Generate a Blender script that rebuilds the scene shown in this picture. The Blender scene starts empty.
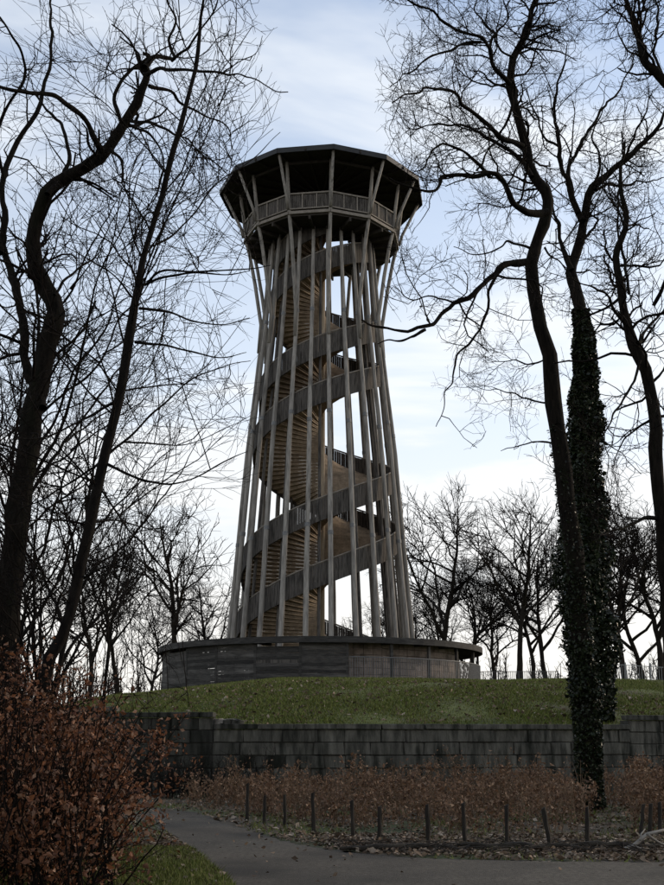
import bpy, bmesh, math, random
import numpy as np
from math import sin, cos, pi, radians, sqrt, asin
from mathutils import Vector, Matrix, noise

SC = bpy.context.scene
COL = SC.collection
RNG = np.random.default_rng(7)
random.seed(7)

# ------------------------------------------------------------------ camera
EYE = 1.6
PITCH = radians(14.75)
FPX, PW, PH = 1130.0, 664.0, 885.0
cam = bpy.data.cameras.new("camera")
cam.sensor_fit = 'VERTICAL'; cam.sensor_height = 24.0
cam.lens = FPX / PH * 24.0
cam.clip_start = 0.1; cam.clip_end = 3000
camo = bpy.data.objects.new("camera", cam); COL.objects.link(camo)
camo.location = (0, 0, EYE); camo.rotation_euler = (radians(90) + PITCH, 0, 0)
SC.camera = camo

# ------------------------------------------------------------------ sky and sun
SUN_AZ = radians(62)      # to the right of the view direction
SUN_EL = radians(18)
world = bpy.data.worlds.new("World"); SC.world = world; world.use_nodes = True
nt = world.node_tree; N = nt.nodes; L = nt.links
bg = N["Background"]
sky = N.new("ShaderNodeTexSky"); sky.sky_type = 'NISHITA'; sky.sun_disc = False
sky.sun_elevation = SUN_EL; sky.sun_rotation = SUN_AZ
sky.air_density = 1.0; sky.dust_density = 0.7; sky.ozone_density = 3.0
tc = N.new("ShaderNodeTexCoord")
sep = N.new("ShaderNodeSeparateXYZ"); L.new(tc.outputs["Generated"], sep.inputs[0])
# project the sky direction on to a flat cloud layer
addz = N.new("ShaderNodeMath"); addz.operation = 'ADD'; addz.inputs[1].default_value = 0.12
mx = N.new("ShaderNodeMath"); mx.operation = 'MAXIMUM'; mx.inputs[1].default_value = 0.0
L.new(sep.outputs[2], mx.inputs[0]); L.new(mx.outputs[0], addz.inputs[0])
dv = N.new("ShaderNodeVectorMath"); dv.operation = 'DIVIDE'
cb = N.new("ShaderNodeCombineXYZ")
for i in range(3): L.new(addz.outputs[0], cb.inputs[i])
L.new(tc.outputs["Generated"], dv.inputs[0]); L.new(cb.outputs[0], dv.inputs[1])
mp = N.new("ShaderNodeMapping"); mp.inputs["Scale"].default_value = (0.75, 1.25, 1.0)
mp.inputs["Rotation"].default_value = (0, 0, radians(25)); mp.inputs["Location"].default_value = (1.3, 0.4, 0)
L.new(dv.outputs[0], mp.inputs[0])
cn = N.new("ShaderNodeTexNoise"); cn.inputs["Scale"].default_value = 1.15
cn.inputs["Detail"].default_value = 6; cn.inputs["Roughness"].default_value = 0.52; cn.inputs["Distortion"].default_value = 0.5
L.new(mp.outputs[0], cn.inputs["Vector"])
cr = N.new("ShaderNodeMapRange"); cr.inputs[1].default_value = 0.42; cr.inputs[2].default_value = 0.64
cr.interpolation_type = 'SMOOTHSTEP'
L.new(cn.outputs[0], cr.inputs[0])
# more cloud and brightness low down
hz = N.new("ShaderNodeMapRange"); hz.inputs[1].default_value = 0.70; hz.inputs[2].default_value = 0.12
hz.inputs[3].default_value = 0.15; hz.inputs[4].default_value = 0.95; L.new(sep.outputs[2], hz.inputs[0])
mxx = N.new("ShaderNodeMath"); mxx.operation = 'ADD'; mxx.use_clamp = True
mlt = N.new("ShaderNodeMath"); mlt.operation = 'MULTIPLY'; mlt.inputs[1].default_value = 0.68
L.new(cr.outputs[0], mlt.inputs[0]); L.new(mlt.outputs[0], mxx.inputs[0]); L.new(hz.outputs[0], mxx.inputs[1])
cmix = N.new("ShaderNodeMix"); cmix.data_type = 'RGBA'
L.new(mxx.outputs[0], cmix.inputs[0]); L.new(sky.outputs[0], cmix.inputs[6])
# thin cloud: scatters the light of the sky behind it, so it is brightest on the sun's side
bw = N.new("ShaderNodeRGBToBW"); L.new(sky.outputs[0], bw.inputs[0])
gain = N.new("ShaderNodeMath"); gain.operation = 'MULTIPLY_ADD'; gain.inputs[1].default_value = 0.12; gain.inputs[2].default_value = 4.3
L.new(bw.outputs[0], gain.inputs[0])
tint = N.new("ShaderNodeVectorMath"); tint.operation = 'SCALE'; tint.inputs[0].default_value = (0.94, 1.0, 1.07)
tmix = N.new("ShaderNodeMix"); tmix.data_type = 'RGBA'; tmr = N.new("ShaderNodeMapRange")
tmr.inputs[1].default_value = 0.02; tmr.inputs[2].default_value = 0.30; L.new(sep.outputs[2], tmr.inputs[0]); L.new(tmr.outputs[0], tmix.inputs[0])
tmix.inputs[6].default_value = (1.0, 0.965, 0.90, 1); tmix.inputs[7].default_value = (0.95, 1.0, 1.06, 1); L.new(tmix.outputs[2], tint.inputs[0])
L.new(gain.outputs[0], tint.inputs["Scale"]); L.new(tint.outputs[0], cmix.inputs[7])
L.new(cmix.outputs[2], bg.inputs[0])
bg.inputs[1].default_value = 0.15
sun = bpy.data.lights.new("sun", 'SUN'); sun.energy = 1.4; sun.angle = radians(10); sun.color = (1.0, 0.80, 0.58)
suno = bpy.data.objects.new("sun", sun); COL.objects.link(suno)
sd = Vector((sin(SUN_AZ) * cos(SUN_EL), cos(SUN_AZ) * cos(SUN_EL), sin(SUN_EL)))
suno.rotation_euler = sd.to_track_quat('Z', 'Y').to_euler(); suno.location = (40, 0, 60)
SC.view_settings.view_transform = 'Standard'; SC.view_settings.look = 'None'
SC.view_settings.exposure = 0.55; SC.view_settings.gamma = 1.0
SC.cycles.max_bounces = 6; SC.cycles.diffuse_bounces = 3

# ------------------------------------------------------------------ materials
def mat(name, c1, c2, scale=3.0, rough=0.85, bump=0.3, stretch=(1, 1, 1), detail=5, third=None, tscale=0.6, tlo=0.5, thi=0.62, per_obj=0.0, obj_coords=False, bscale=None, spec=0.3):
    m = bpy.data.materials.new(name); m.use_nodes = True
    n = m.node_tree.nodes; l = m.node_tree.links; b = n["Principled BSDF"]
    b.inputs["Roughness"].default_value = rough
    b.inputs["Specular IOR Level"].default_value = spec
    if obj_coords:
        t = n.new("ShaderNodeTexCoord"); src = t.outputs["Object"]
    else:
        t = n.new("ShaderNodeNewGeometry"); src = t.outputs["Position"]
    mp = n.new("ShaderNodeMapping"); mp.inputs["Scale"].default_value = stretch; l.new(src, mp.inputs[0])
    no = n.new("ShaderNodeTexNoise"); no.inputs["Scale"].default_value = scale; no.inputs["Detail"].default_value = detail
    no.inputs["Roughness"].default_value = 0.65
    l.new(mp.outputs[0], no.inputs["Vector"])
    r = n.new("ShaderNodeMapRange"); r.inputs[1].default_value = 0.32; r.inputs[2].default_value = 0.68; l.new(no.outputs[0], r.inputs[0])
    mi = n.new("ShaderNodeMix"); mi.data_type = 'RGBA'; l.new(r.outputs[0], mi.inputs[0])
    mi.inputs[6].default_value = (*c1, 1); mi.inputs[7].default_value = (*c2, 1)
    out = mi.outputs[2]
    if third:
        n2 = n.new("ShaderNodeTexNoise"); n2.inputs["Scale"].default_value = tscale; n2.inputs["Detail"].default_value = 6
        l.new(mp.outputs[0], n2.inputs["Vector"])
        r2 = n.new("ShaderNodeMapRange"); r2.inputs[1].default_value = tlo; r2.inputs[2].default_value = thi; l.new(n2.outputs[0], r2.inputs[0])
        m2 = n.new("ShaderNodeMix"); m2.data_type = 'RGBA'; l.new(r2.outputs[0], m2.inputs[0]); l.new(out, m2.inputs[6])
        m2.inputs[7].default_value = (*third, 1); out = m2.outputs[2]
    if per_obj:
        oi = n.new("ShaderNodeObjectInfo"); hs = n.new("ShaderNodeHueSaturation")
        r3 = n.new("ShaderNodeMapRange"); r3.inputs[3].default_value = 1 - per_obj; r3.inputs[4].default_value = 1 + per_obj
        l.new(oi.outputs["Random"], r3.inputs[0]); l.new(r3.outputs[0], hs.inputs["Value"]); l.new(out, hs.inputs["Color"]); out = hs.outputs[0]
    l.new(out, b.inputs["Base Color"])
    if bump:
        bu = n.new("ShaderNodeBump"); bu.inputs["Strength"].default_value = bump; bu.inputs["Distance"].default_value = 0.03
        if bscale:
            n3 = n.new("ShaderNodeTexNoise"); n3.inputs["Scale"].default_value = bscale; n3.inputs["Detail"].default_value = 6
            l.new(mp.outputs[0], n3.inputs["Vector"]); l.new(n3.outputs[0], bu.inputs["Height"])
        else: l.new(no.outputs[0], bu.inputs["Height"])
        l.new(bu.outputs[0], b.inputs["Normal"])
    return m

def leafmat(name, cols, rough=0.7, trans=0.0):
    """leaf colour drawn from the mesh island"""
    m = bpy.data.materials.new(name); m.use_nodes = True
    n = m.node_tree.nodes; l = m.node_tree.links; b = n["Principled BSDF"]; b.inputs["Roughness"].default_value = rough
    g = n.new("ShaderNodeNewGeometry"); ra = n.new("ShaderNodeValToRGB"); l.new(g.outputs["Random Per Island"], ra.inputs[0])
    e = ra.color_ramp.elements
    while len(e) < len(cols): e.new(0.5)
    for i, c in enumerate(cols):
        e[i].position = i / (len(cols) - 1); e[i].color = (*c, 1)
    l.new(ra.outputs[0], b.inputs["Base Color"]); b.inputs["Specular IOR Level"].default_value = 0.25
    if trans:
        tr = n.new("ShaderNodeBsdfTranslucent"); l.new(ra.outputs[0], tr.inputs[0]); ms = n.new("ShaderNodeMixShader"); ms.inputs[0].default_value = trans
        l.new(b.outputs[0], ms.inputs[1]); l.new(tr.outputs[0], ms.inputs[2]); l.new(ms.outputs[0], n["Material Output"].inputs[0])
    return m

M = dict(
    pole=mat("weathered_larch_log", (0.16, 0.147, 0.13), (0.32, 0.295, 0.26), 2.0, 0.85, 0.5, (6, 6, 0.6), third=(0.07, 0.062, 0.054), tscale=0.9, tlo=0.5, thi=0.75, per_obj=0.12),
    board=mat("grey_parapet_board", (0.055, 0.049, 0.043), (0.115, 0.102, 0.089), 2.2, 0.85, 0.4, (7, 7, 0.8), third=(0.034, 0.03, 0.026), tscale=1.2),
    step=mat("stair_timber", (.17,.128,.088), (.33,.25,.175), 3.0, 0.8, 0.3, (1, 1, 1), per_obj=0.12),
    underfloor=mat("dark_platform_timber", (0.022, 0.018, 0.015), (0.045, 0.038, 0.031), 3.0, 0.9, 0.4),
    roof=mat("dark_roof_metal", (0.01, 0.01, 0.01), (0.022, 0.022, 0.022), 2.0, 0.5, 0.1),
    rail=mat("pale_rail_timber", (0.15, 0.13, 0.108), (0.25, 0.22, 0.185), 4.0, 0.8, 0.2, (1, 1, 1)),
    steel=mat("galvanised_band", (0.1, 0.1, 0.1), (0.17, 0.17, 0.17), 9.0, 0.45, 0.1),
    plank=mat("blackened_plank", (0.022, 0.0205, 0.019), (0.06, 0.055, 0.05), 2.5, 0.85, 0.4, (1, 1, 6), third=(0.1, 0.093, 0.085), tscale=0.8, tlo=0.55, thi=0.8, per_obj=0.55),
    infill=mat("pinkish_lime_block", (0.22, 0.175, 0.15), (0.34, 0.275, 0.235), 2.5, 0.9, 0.3, third=(0.15, 0.12, 0.1), tscale=1.2, per_obj=0.12),
    stone=mat("mossy_retaining_stone", (0.034, 0.033, 0.027), (0.135, 0.128, 0.106), 1.6, 0.95, 0.8, (2.6, 2.6, 0.55), detail=9, third=(0.013, 0.014, 0.01), tscale=1.8, tlo=0.45, thi=0.68, per_obj=0.14, bscale=14),
    darkstone=mat("dark_left_stone", (0.018, 0.018, 0.015), (0.07, 0.067, 0.056), 1.6, 0.95, 0.8, (2.2, 2.2, 0.3), detail=8, third=(0.009, 0.01, 0.006), tscale=1.5, tlo=.44, thi=.6, per_obj=0.2, bscale=14),  # darker stone tone, used mostly for blocks towards the wall's left end
    mortar=mat("mortar", (0.02, 0.02, 0.017), (0.05, 0.048, 0.04), 5.0, 0.95, 0.3),
    asphalt=mat("asphalt", (.044, .038, .030), (.120, .105, .083), 16.0, 0.9, 0.5, detail=10, third=(.040, .036, .030), tscale=0.45, tlo=0.44, thi=0.66, bscale=60, spec=0.15),
    soil=mat("leaf_litter_soil", (0.028, 0.022, 0.014), (0.075, 0.058, 0.038), 3.0, 0.95, 0.8, third=(0.03, 0.044, 0.012), tscale=0.35, tlo=0.48, thi=0.62, bscale=9),
    turf=mat("mound_turf", (0.05, 0.062, 0.012), (0.09, 0.108, 0.022), 1.6, 0.95, 0.8, third=(0.062, 0.054, 0.026), tscale=0.5, tlo=0.50, thi=0.66, bscale=6),
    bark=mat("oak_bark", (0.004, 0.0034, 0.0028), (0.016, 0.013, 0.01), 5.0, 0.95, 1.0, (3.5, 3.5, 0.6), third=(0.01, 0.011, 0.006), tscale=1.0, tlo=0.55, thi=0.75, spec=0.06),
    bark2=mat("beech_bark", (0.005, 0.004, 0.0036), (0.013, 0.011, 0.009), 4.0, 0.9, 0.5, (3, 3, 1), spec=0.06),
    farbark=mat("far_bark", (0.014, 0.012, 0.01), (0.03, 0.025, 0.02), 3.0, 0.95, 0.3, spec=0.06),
    twig=mat("twig_bark", (0.005, 0.004, 0.0034), (0.013, 0.01, 0.008), 3.0, 0.9, 0, spec=0.06),
    stake=mat("split_stake", (0.01, 0.008, 0.0065), (0.03, 0.025, 0.019), 3.0, 0.95, 0.6, (5, 5, 0.8)),
    deadwood=mat("bleached_deadwood", (0.12, 0.11, 0.095), (0.24, 0.22, 0.19), 6.0, 0.9, 0.3),
    deadlog=mat("rotting_log", (0.014, 0.011, 0.008), (0.04, 0.033, 0.025), 6.0, 0.95, 0.6),
    iron=mat("dark_iron", (0.03, 0.03, 0.03), (0.06, 0.055, 0.05), 8.0, 0.6, 0.1),
    pale=mat("pale_fence_paint", (0.18, 0.18, 0.175), (0.28, 0.28, 0.27), 8.0, 0.6, 0.1),
    core=mat("pale_core_timber", (.26, .20, .14), (.42, .34, .24), 3.0, .8, .3, (5, 5, .7)),
    straw=mat("dry_straw_stem", (0.055, 0.036, 0.022), (0.17, 0.115, 0.07), 4.0, 0.9, 0),
    beech=leafmat("dry_beech_leaf", [(0.040, 0.016, 0.008), (0.125, 0.048, 0.022), (0.22, 0.092, 0.042), (0.07, 0.027, 0.013), (0.32, 0.19, 0.12)], 0.6, 0.25),
    hedgeleaf=leafmat("dull_beech_leaf", [(0.050, 0.029, 0.018), (0.13, 0.072, 0.042), (0.20, 0.118, 0.070), (0.085, 0.050, 0.030), (0.30, 0.20, 0.13)], 0.75, 0.15),
    litter=leafmat("fallen_leaf", [(0.035, 0.024, 0.015), (0.10, 0.065, 0.040), (0.19, 0.135, 0.09), (0.06, 0.038, 0.023), (0.36, 0.29, 0.22)], 0.8),
    ivy=leafmat("ivy_leaf", [(0.003, 0.005, 0.0025), (0.009, 0.015, 0.005), (0.018, 0.027, 0.009), (0.005, 0.008, 0.003), (0.030, 0.036, 0.012)], 0.45),
    blade=leafmat("grass_blade", [(0.050, 0.064, 0.012), (0.095, 0.120, 0.020), (0.150, 0.170, 0.034), (0.105, 0.092, 0.040), (0.075, 0.102, 0.017)], 0.8),
)

# ------------------------------------------------------------------ helpers
def props(o, label=None, cat=None, group=None, kind=None):
    if label: o["label"] = label
    if cat: o["category"] = cat
    if group: o["group"] = group
    if kind: o["kind"] = kind
    return o

def empty(name, loc, label, cat, group=None, rz=0):
    o = bpy.data.objects.new(name, None); COL.objects.link(o); o.location = loc; o.rotation_euler = (0, 0, rz)
    o.empty_display_size = 0.3
    return props(o, label, cat, group)

def link(name, me, m=None, parent=None, loc=(0, 0, 0), rot=(0, 0, 0), smooth=False):
    if m is not None and not me.materials: me.materials.append(m)
    o = bpy.data.objects.new(name, me); COL.objects.link(o)
    o.location = loc; o.rotation_euler = rot
    if parent: o.parent = parent
    if smooth and len(me.polygons): me.polygons.foreach_set("use_smooth", np.ones(len(me.polygons), bool))
    return o

def np_mesh(name, V, F):
    """V (n,3), F (m,k) with k 3 or 4"""
    V = np.asarray(V, np.float32); F = np.asarray(F, np.int32); k = F.shape[1]
    me = bpy.data.meshes.new(name)
    me.vertices.add(len(V)); me.vertices.foreach_set("co", V.ravel())
    me.loops.add(F.size); me.loops.foreach_set("vertex_index", F.ravel())
    me.polygons.add(len(F)); me.polygons.foreach_set("loop_start", np.arange(0, F.size, k, dtype=np.int32))
    me.update(calc_edges=True)
    return me

class MB:
    """collects quads; build() makes one mesh"""
    def __init__(s): s.v = []; s.f = []
    def add(s, vs, fs):
        b = len(s.v); s.v += [tuple(p) for p in vs]; s.f += [tuple(i + b for i in f) for f in fs]
    def hexa(s, p):   # 8 corners: bottom 4 ccw, top 4 ccw
        s.add(p, [(3, 2, 1, 0), (4, 5, 6, 7), (0, 1, 5, 4), (1, 2, 6, 5), (2, 3, 7, 6), (3, 0, 4, 7)])
    def box(s, c, d, rz=0):
        x, y, z = d[0] / 2, d[1] / 2, d[2] / 2; P = []
        for k in (-z, z):
            for a, b in ((-x, -y), (x, -y), (x, y), (-x, y)):
                P.append((c[0] + a * cos(rz) - b * sin(rz), c[1] + a * sin(rz) + b * cos(rz), c[2] + k))
        s.hexa(P)
    def tube(s, pts, rad, sides=8, cap=True):
        pts = [Vector(p) for p in pts]; n = len(pts); rad = rad if hasattr(rad, '__len__') else [rad] * n
        b = len(s.v); ref = None
        for i, p in enumerate(pts):
            t = (pts[min(i + 1, n - 1)] - pts[max(i - 1, 0)]).normalized()
            if ref is None: ref = t.orthogonal()
            u = (ref - t * ref.dot(t)).normalized(); ref = u; w = t.cross(u)
            for k in range(sides):
                a = 2 * pi * k / sides; q = p + (u * cos(a) + w * sin(a)) * rad[i]; s.v.append(tuple(q))
        for i in range(n - 1):
            for k in range(sides):
                k2 = (k + 1) % sides; s.f.append((b + i * sides + k, b + i * sides + k2, b + (i + 1) * sides + k2, b + (i + 1) * sides + k))
        if cap:
            s.f.append(tuple(b + k for k in reversed(range(sides)))); s.f.append(tuple(b + (n - 1) * sides + k for k in range(sides)))
    def beam(s, a, b, w, h):
        a = Vector(a); b = Vector(b); t = (b - a).normalized(); sd = t.cross(Vector((0, 0, 1)))
        sd = sd.normalized() if sd.length > 1e-4 else Vector((1, 0, 0)); up = sd.cross(t)
        P = []
        for q, e in ((-h / 2, 0), (h / 2, 1)):
            P += [a - sd * w / 2 + up * q, a + sd * w / 2 + up * q, b + sd * w / 2 + up * q, b - sd * w / 2 + up * q]
        s.hexa(P)
    def mesh(s, name):
        me = bpy.data.meshes.new(name); me.from_pydata(s.v, [], s.f); me.update(); return me
    def build(s, name, m, parent=None, smooth=False, **k):
        return link(name, s.mesh(name), m, parent, smooth=smooth, **k)

def at(px, py, Y):
    """world point seen at photo pixel (px,py) at ground distance Y"""
    k = (PH / 2 - py) / FPX; c, s = cos(PITCH), sin(PITCH)
    z = Y * (k * c + s) / (c - k * s)
    d = Y * c + z * s
    return ((px - PW / 2) * d / FPX, Y, z + EYE)

def grp(lx, ly, r):   # gravel
    pass

TX, TY = -0.7, 72.0        # tower axis
GZ = 4.75                  # ground at the tower
def cyl(phi, r, z):        # phi 0 faces the camera, positive to the right
    return Vector((TX + r * sin(phi), TY - r * cos(phi), z))

WALL_R = 36.0
def ground_zv(x, y, inside=None):
    x = np.asarray(x, float); y = np.asarray(y, float); r = np.hypot(x - TX, y - TY)
    out = r > WALL_R - 0.62
    if inside is not None: out = np.zeros_like(out)
    base = np.interp(r, [0, 11, 18, 24, 30, 35.8], [4.78, 4.75, 4.45, 3.95, 3.1, 1.95])
    base = base - 0.08 - 0.62 * np.clip((-x - 2.5) / 7, 0, 1) * np.clip((r - 8) / 2, 0, 1) - np.clip((-x - 10.5) / 5, 0, 1) * 0.9
    base = np.where(out, 0.0, base)
    t = np.clip((y - TY) / 14, 0, 1); side = np.clip((-x - 9) / 8, 0, 1) * .9
    base = base * (1 - t) + np.maximum(base, 4.7 - side) * t
    bump = np.clip((x - 8) / 10, 0, 1) * 0.55 * np.clip((y - 36) / 20, 0, 1)
    base = base + np.where((y > 36) & (x > 8) & (~out | (y > TY)), bump, 0)
    base = np.where(out & (y > 45), np.maximum(base, np.minimum(4.4 - side, (y - 45) * 0.16)), base)
    return base
def ground_z(x, y): return float(ground_zv(x, y))

# ------------------------------------------------------------------ ground
xs = np.unique(np.concatenate([np.linspace(-600, -60, 12), np.linspace(-60, -20, 41), np.linspace(-20, 20, 111), np.linspace(20, 60, 41), np.linspace(60, 600, 12)]))
ys = np.unique(np.concatenate([np.linspace(-300, -5, 12), np.linspace(-5, 35, 61), np.linspace(35, 42, 22), np.linspace(42, 130, 121), np.linspace(130, 1200, 14)]))
gx, gy = np.meshgrid(xs, ys)
gz = np.zeros_like(gx)
for i in range(gx.shape[0]):
    for j in range(gx.shape[1]):
        x, y = gx[i, j], gy[i, j]
        gz[i, j] = ground_z(x, y) + 0.10 * noise.noise((x * 0.35, y * 0.35, 0)) * (1 if y > 36.3 else 0.0)
V = np.stack([gx.ravel(), gy.ravel(), gz.ravel()], 1)
nx, ny = len(xs), len(ys)
ii, jj = np.meshgrid(np.arange(ny - 1), np.arange(nx - 1), indexing='ij')
a = (ii * nx + jj).ravel(); F = np.stack([a, a + 1, a + nx + 1, a + nx], 1)
cx = (gx[:-1, :-1] + gx[1:, 1:]) / 2; cy = (gy[:-1, :-1] + gy[1:, 1:]) / 2
g = link("ground", np_mesh("ground", V, F), M["soil"], smooth=True)
g.data.materials.append(M["turf"])
rr = np.hypot(cx - TX, cy - TY)
g.data.polygons.foreach_set("material_index", ((rr < WALL_R - 0.5) | (cy > 60)).ravel().astype(np.int32))
props(g, "dark woodland ground rising to a grassy mound under the tower", kind="structure")

# ------------------------------------------------------------------ road and path
def sheet(name, pts, z, m, label):
    bm = bmesh.new(); vs = [bm.verts.new((x, y, z)) for x, y in pts]; f = bm.faces.new(vs)
    bmesh.ops.triangulate(bm, faces=[f]); me = bpy.data.meshes.new(name); bm.to_mesh(me); bm.free()
    o = link(name, me, m); return props(o, label, kind="structure")
def g2(px, py):
    k = (PH / 2 - py) / FPX; c, s = cos(PITCH), sin(PITCH)
    y = (-EYE) * (c - k * s) / (k * c + s); d = y * c - EYE * s
    return ((px - PW / 2) * d / FPX, y)
edge_far = [g2(*p) for p in [(196, 813), (225, 824), (262, 835), (300, 845), (350, 853), (405, 858), (470, 860.5), (560, 862), (664, 863)]]
edge_left = [g2(*p) for p in [(235, 888), (212, 868), (190, 850), (172, 838), (160, 828), (154, 818), (150, 812), (120, 808)]]
far_end = [(-9.5, 30.6), (-9.0, 31.8), (-6.2, 30.8), (-4.9, 29.8)]
def wob(pts, n=6, amp=0.05, seed=0):
    r = random.Random(seed); out = []
    for i in range(len(pts) - 1):
        for k in range(n):
            t = k / n; out.append((pts[i][0] * (1 - t) + pts[i + 1][0] * t + r.uniform(-amp, amp), pts[i][1] * (1 - t) + pts[i + 1][1] * t + r.uniform(-amp, amp)))
    out.append(pts[-1]); return out
road_pts = [(30, -12), (30, 16.2)] + wob(edge_far[::-1], 14, .09, seed=1) + far_end[::-1] + wob(edge_left[::-1], 10, .06, seed=2) + [(-2.0, 6), (-6, -12)]
sheet("road", road_pts, 0.012, M["asphalt"], "grey asphalt path curving left towards the wall and running right across the foreground")

# ------------------------------------------------------------------ generic scatter of small faces
def ngrid(rng, n): return rng.random(n)
def quads_at(P, size, rng, flat=0.0, fold=0.25):
    """one folded leaf per point: 6 verts / 2 quads"""
    n = len(P)
    d = rng.normal(size=(n, 3)); d[:, 2] *= (1 - flat); d /= np.linalg.norm(d, axis=1)[:, None]
    e = rng.normal(size=(n, 3)); e[:, 2] *= (1 - flat); e -= d * (d * e).sum(1)[:, None]; e /= np.linalg.norm(e, axis=1)[:, None]
    nn = np.cross(d, e)
    s = (size * np.clip(rng.lognormal(0, .32, n), .4, 2.0))[:, None]
    a = P - d * s * 0.55; b = P + d * s * 0.55
    l = P + e * s * 0.33 + nn * s * fold; r = P - e * s * 0.33 + nn * s * fold
    V = np.stack([a, r, b, l], 1).reshape(-1, 3)
    i = np.arange(n)[:, None] * 4
    F = np.concatenate([i + [0, 1, 2], i + [0, 2, 3]], 1).reshape(-1, 3)
    return V, F
def blades_at(P, h, w, rng, lean=0.5):
    n = len(P); a = rng.uniform(0, 2 * pi, n)
    s = np.stack([np.cos(a), np.sin(a), np.zeros(n)], 1) * (w * rng.uniform(0.6, 1.3, n))[:, None]
    b = rng.normal(size=(n, 3)) * lean * h; b[:, 2] = 0
    top = P + b + np.array([0, 0, 1]) * (h * rng.uniform(0.5, 1.3, n))[:, None]
    V = np.stack([P - s, P + s, top], 1).reshape(-1, 3); F = np.arange(3 * n).reshape(-1, 3)
    return V, F

# ------------------------------------------------------------------ observation tower
tower = empty("observation_tower", (TX, TY, GZ), "tall timber observation tower with spiral stairs, ring of slanting logs and flared twelve-sided platform", "tower")
tower_off = Vector((-TX, -TY, -GZ))
def T(o):  # parts are written in world coordinates; keep them there under the tower's empty
    o.parent = tower; o.location = Vector(o.location) - Vector((TX, TY, GZ)); return o
ZP = [4.7, 7.7, 19.8, 28.6, 34.5]; RP = [5.95, 5.76, 4.83, 3.92, 3.50]
def rpole(z): return float(np.interp(z, ZP, RP))
PH0 = radians(6.6)
FLOOR = 34.55
for k in range(24):
    ph = PH0 + radians(15) * k
    cuts = [4.72, 13.6 + 0.5 * (k % 2), 21.4 - 0.6 * (k % 2), 28.4, FLOOR - 0.15]
    mb = MB(); pts = []; rad = []
    for zz in np.linspace(4.72, FLOOR - 0.15, 15):
        pts.append(cyl(ph + random.uniform(-1, 1) * 0.0025, rpole(zz) + random.uniform(-0.012, 0.012), zz)); rad.append(np.interp(zz, [4.7, 34.5], [0.170, 0.118]) * random.uniform(0.96, 1.04))
    mb.tube(pts, rad, 10)
    p = T(mb.build("pole", M["pole"], smooth=True))
    for zz in cuts[1:4]:
        c = MB(); r0 = np.interp(zz, [4.7, 34.5], [0.170, 0.118]) + 0.022
        c.tube([cyl(ph, rpole(zz - 0.12), zz - 0.12), cyl(ph, rpole(zz + 0.12), zz + 0.12)], r0, 10)
        b = link("band", c.mesh("band"), M["steel"], p)
    if k % 2 == 0:
        mb = MB()
        prof = [(26.6, rpole(26.6) + 0.10), (28.6, 4.10), (31.5, 4.55), (33.6, 4.95), (34.6, 5.2), (36.0, 5.38), (38.15, 5.68)]
        mb.tube([cyl(ph, r, z) for z, r in prof], [0.12, 0.125, 0.125, 0.12, 0.12, 0.115, 0.105], 10)
        T(mb.build("flare_post", M["pole"], smooth=True))
        mb = MB(); mb.tube([cyl(ph, 5.42, 34.9), cyl(ph, 5.6, 35.6), cyl(ph, 6.85, 38.2)], [0.10, 0.10, 0.09], 10)
        T(mb.build("roof_strut", M["pole"], smooth=True))
col_mb = MB(); col_mb.tube([(TX, TY, 4.7), (TX, TY, 20), (TX, TY, 34.4)], 0.24, 14)
T(col_mb.build("central_column", M["core"], smooth=True))

for k in range(12):      # slimmer posts carrying the outer stringers
    ph = PH0 + radians(22.5 + 30 * k); mb = MB(); zz = np.linspace(4.72, FLOOR - .3, 9)
    mb.tube([cyl(ph, rpole(z) - 0.80, z) for z in zz], [float(np.interp(z, [4.7, 34.5], [.105, .085])) for z in zz], 8)
    T(mb.build("inner_post", M["board"], smooth=True))
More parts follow.
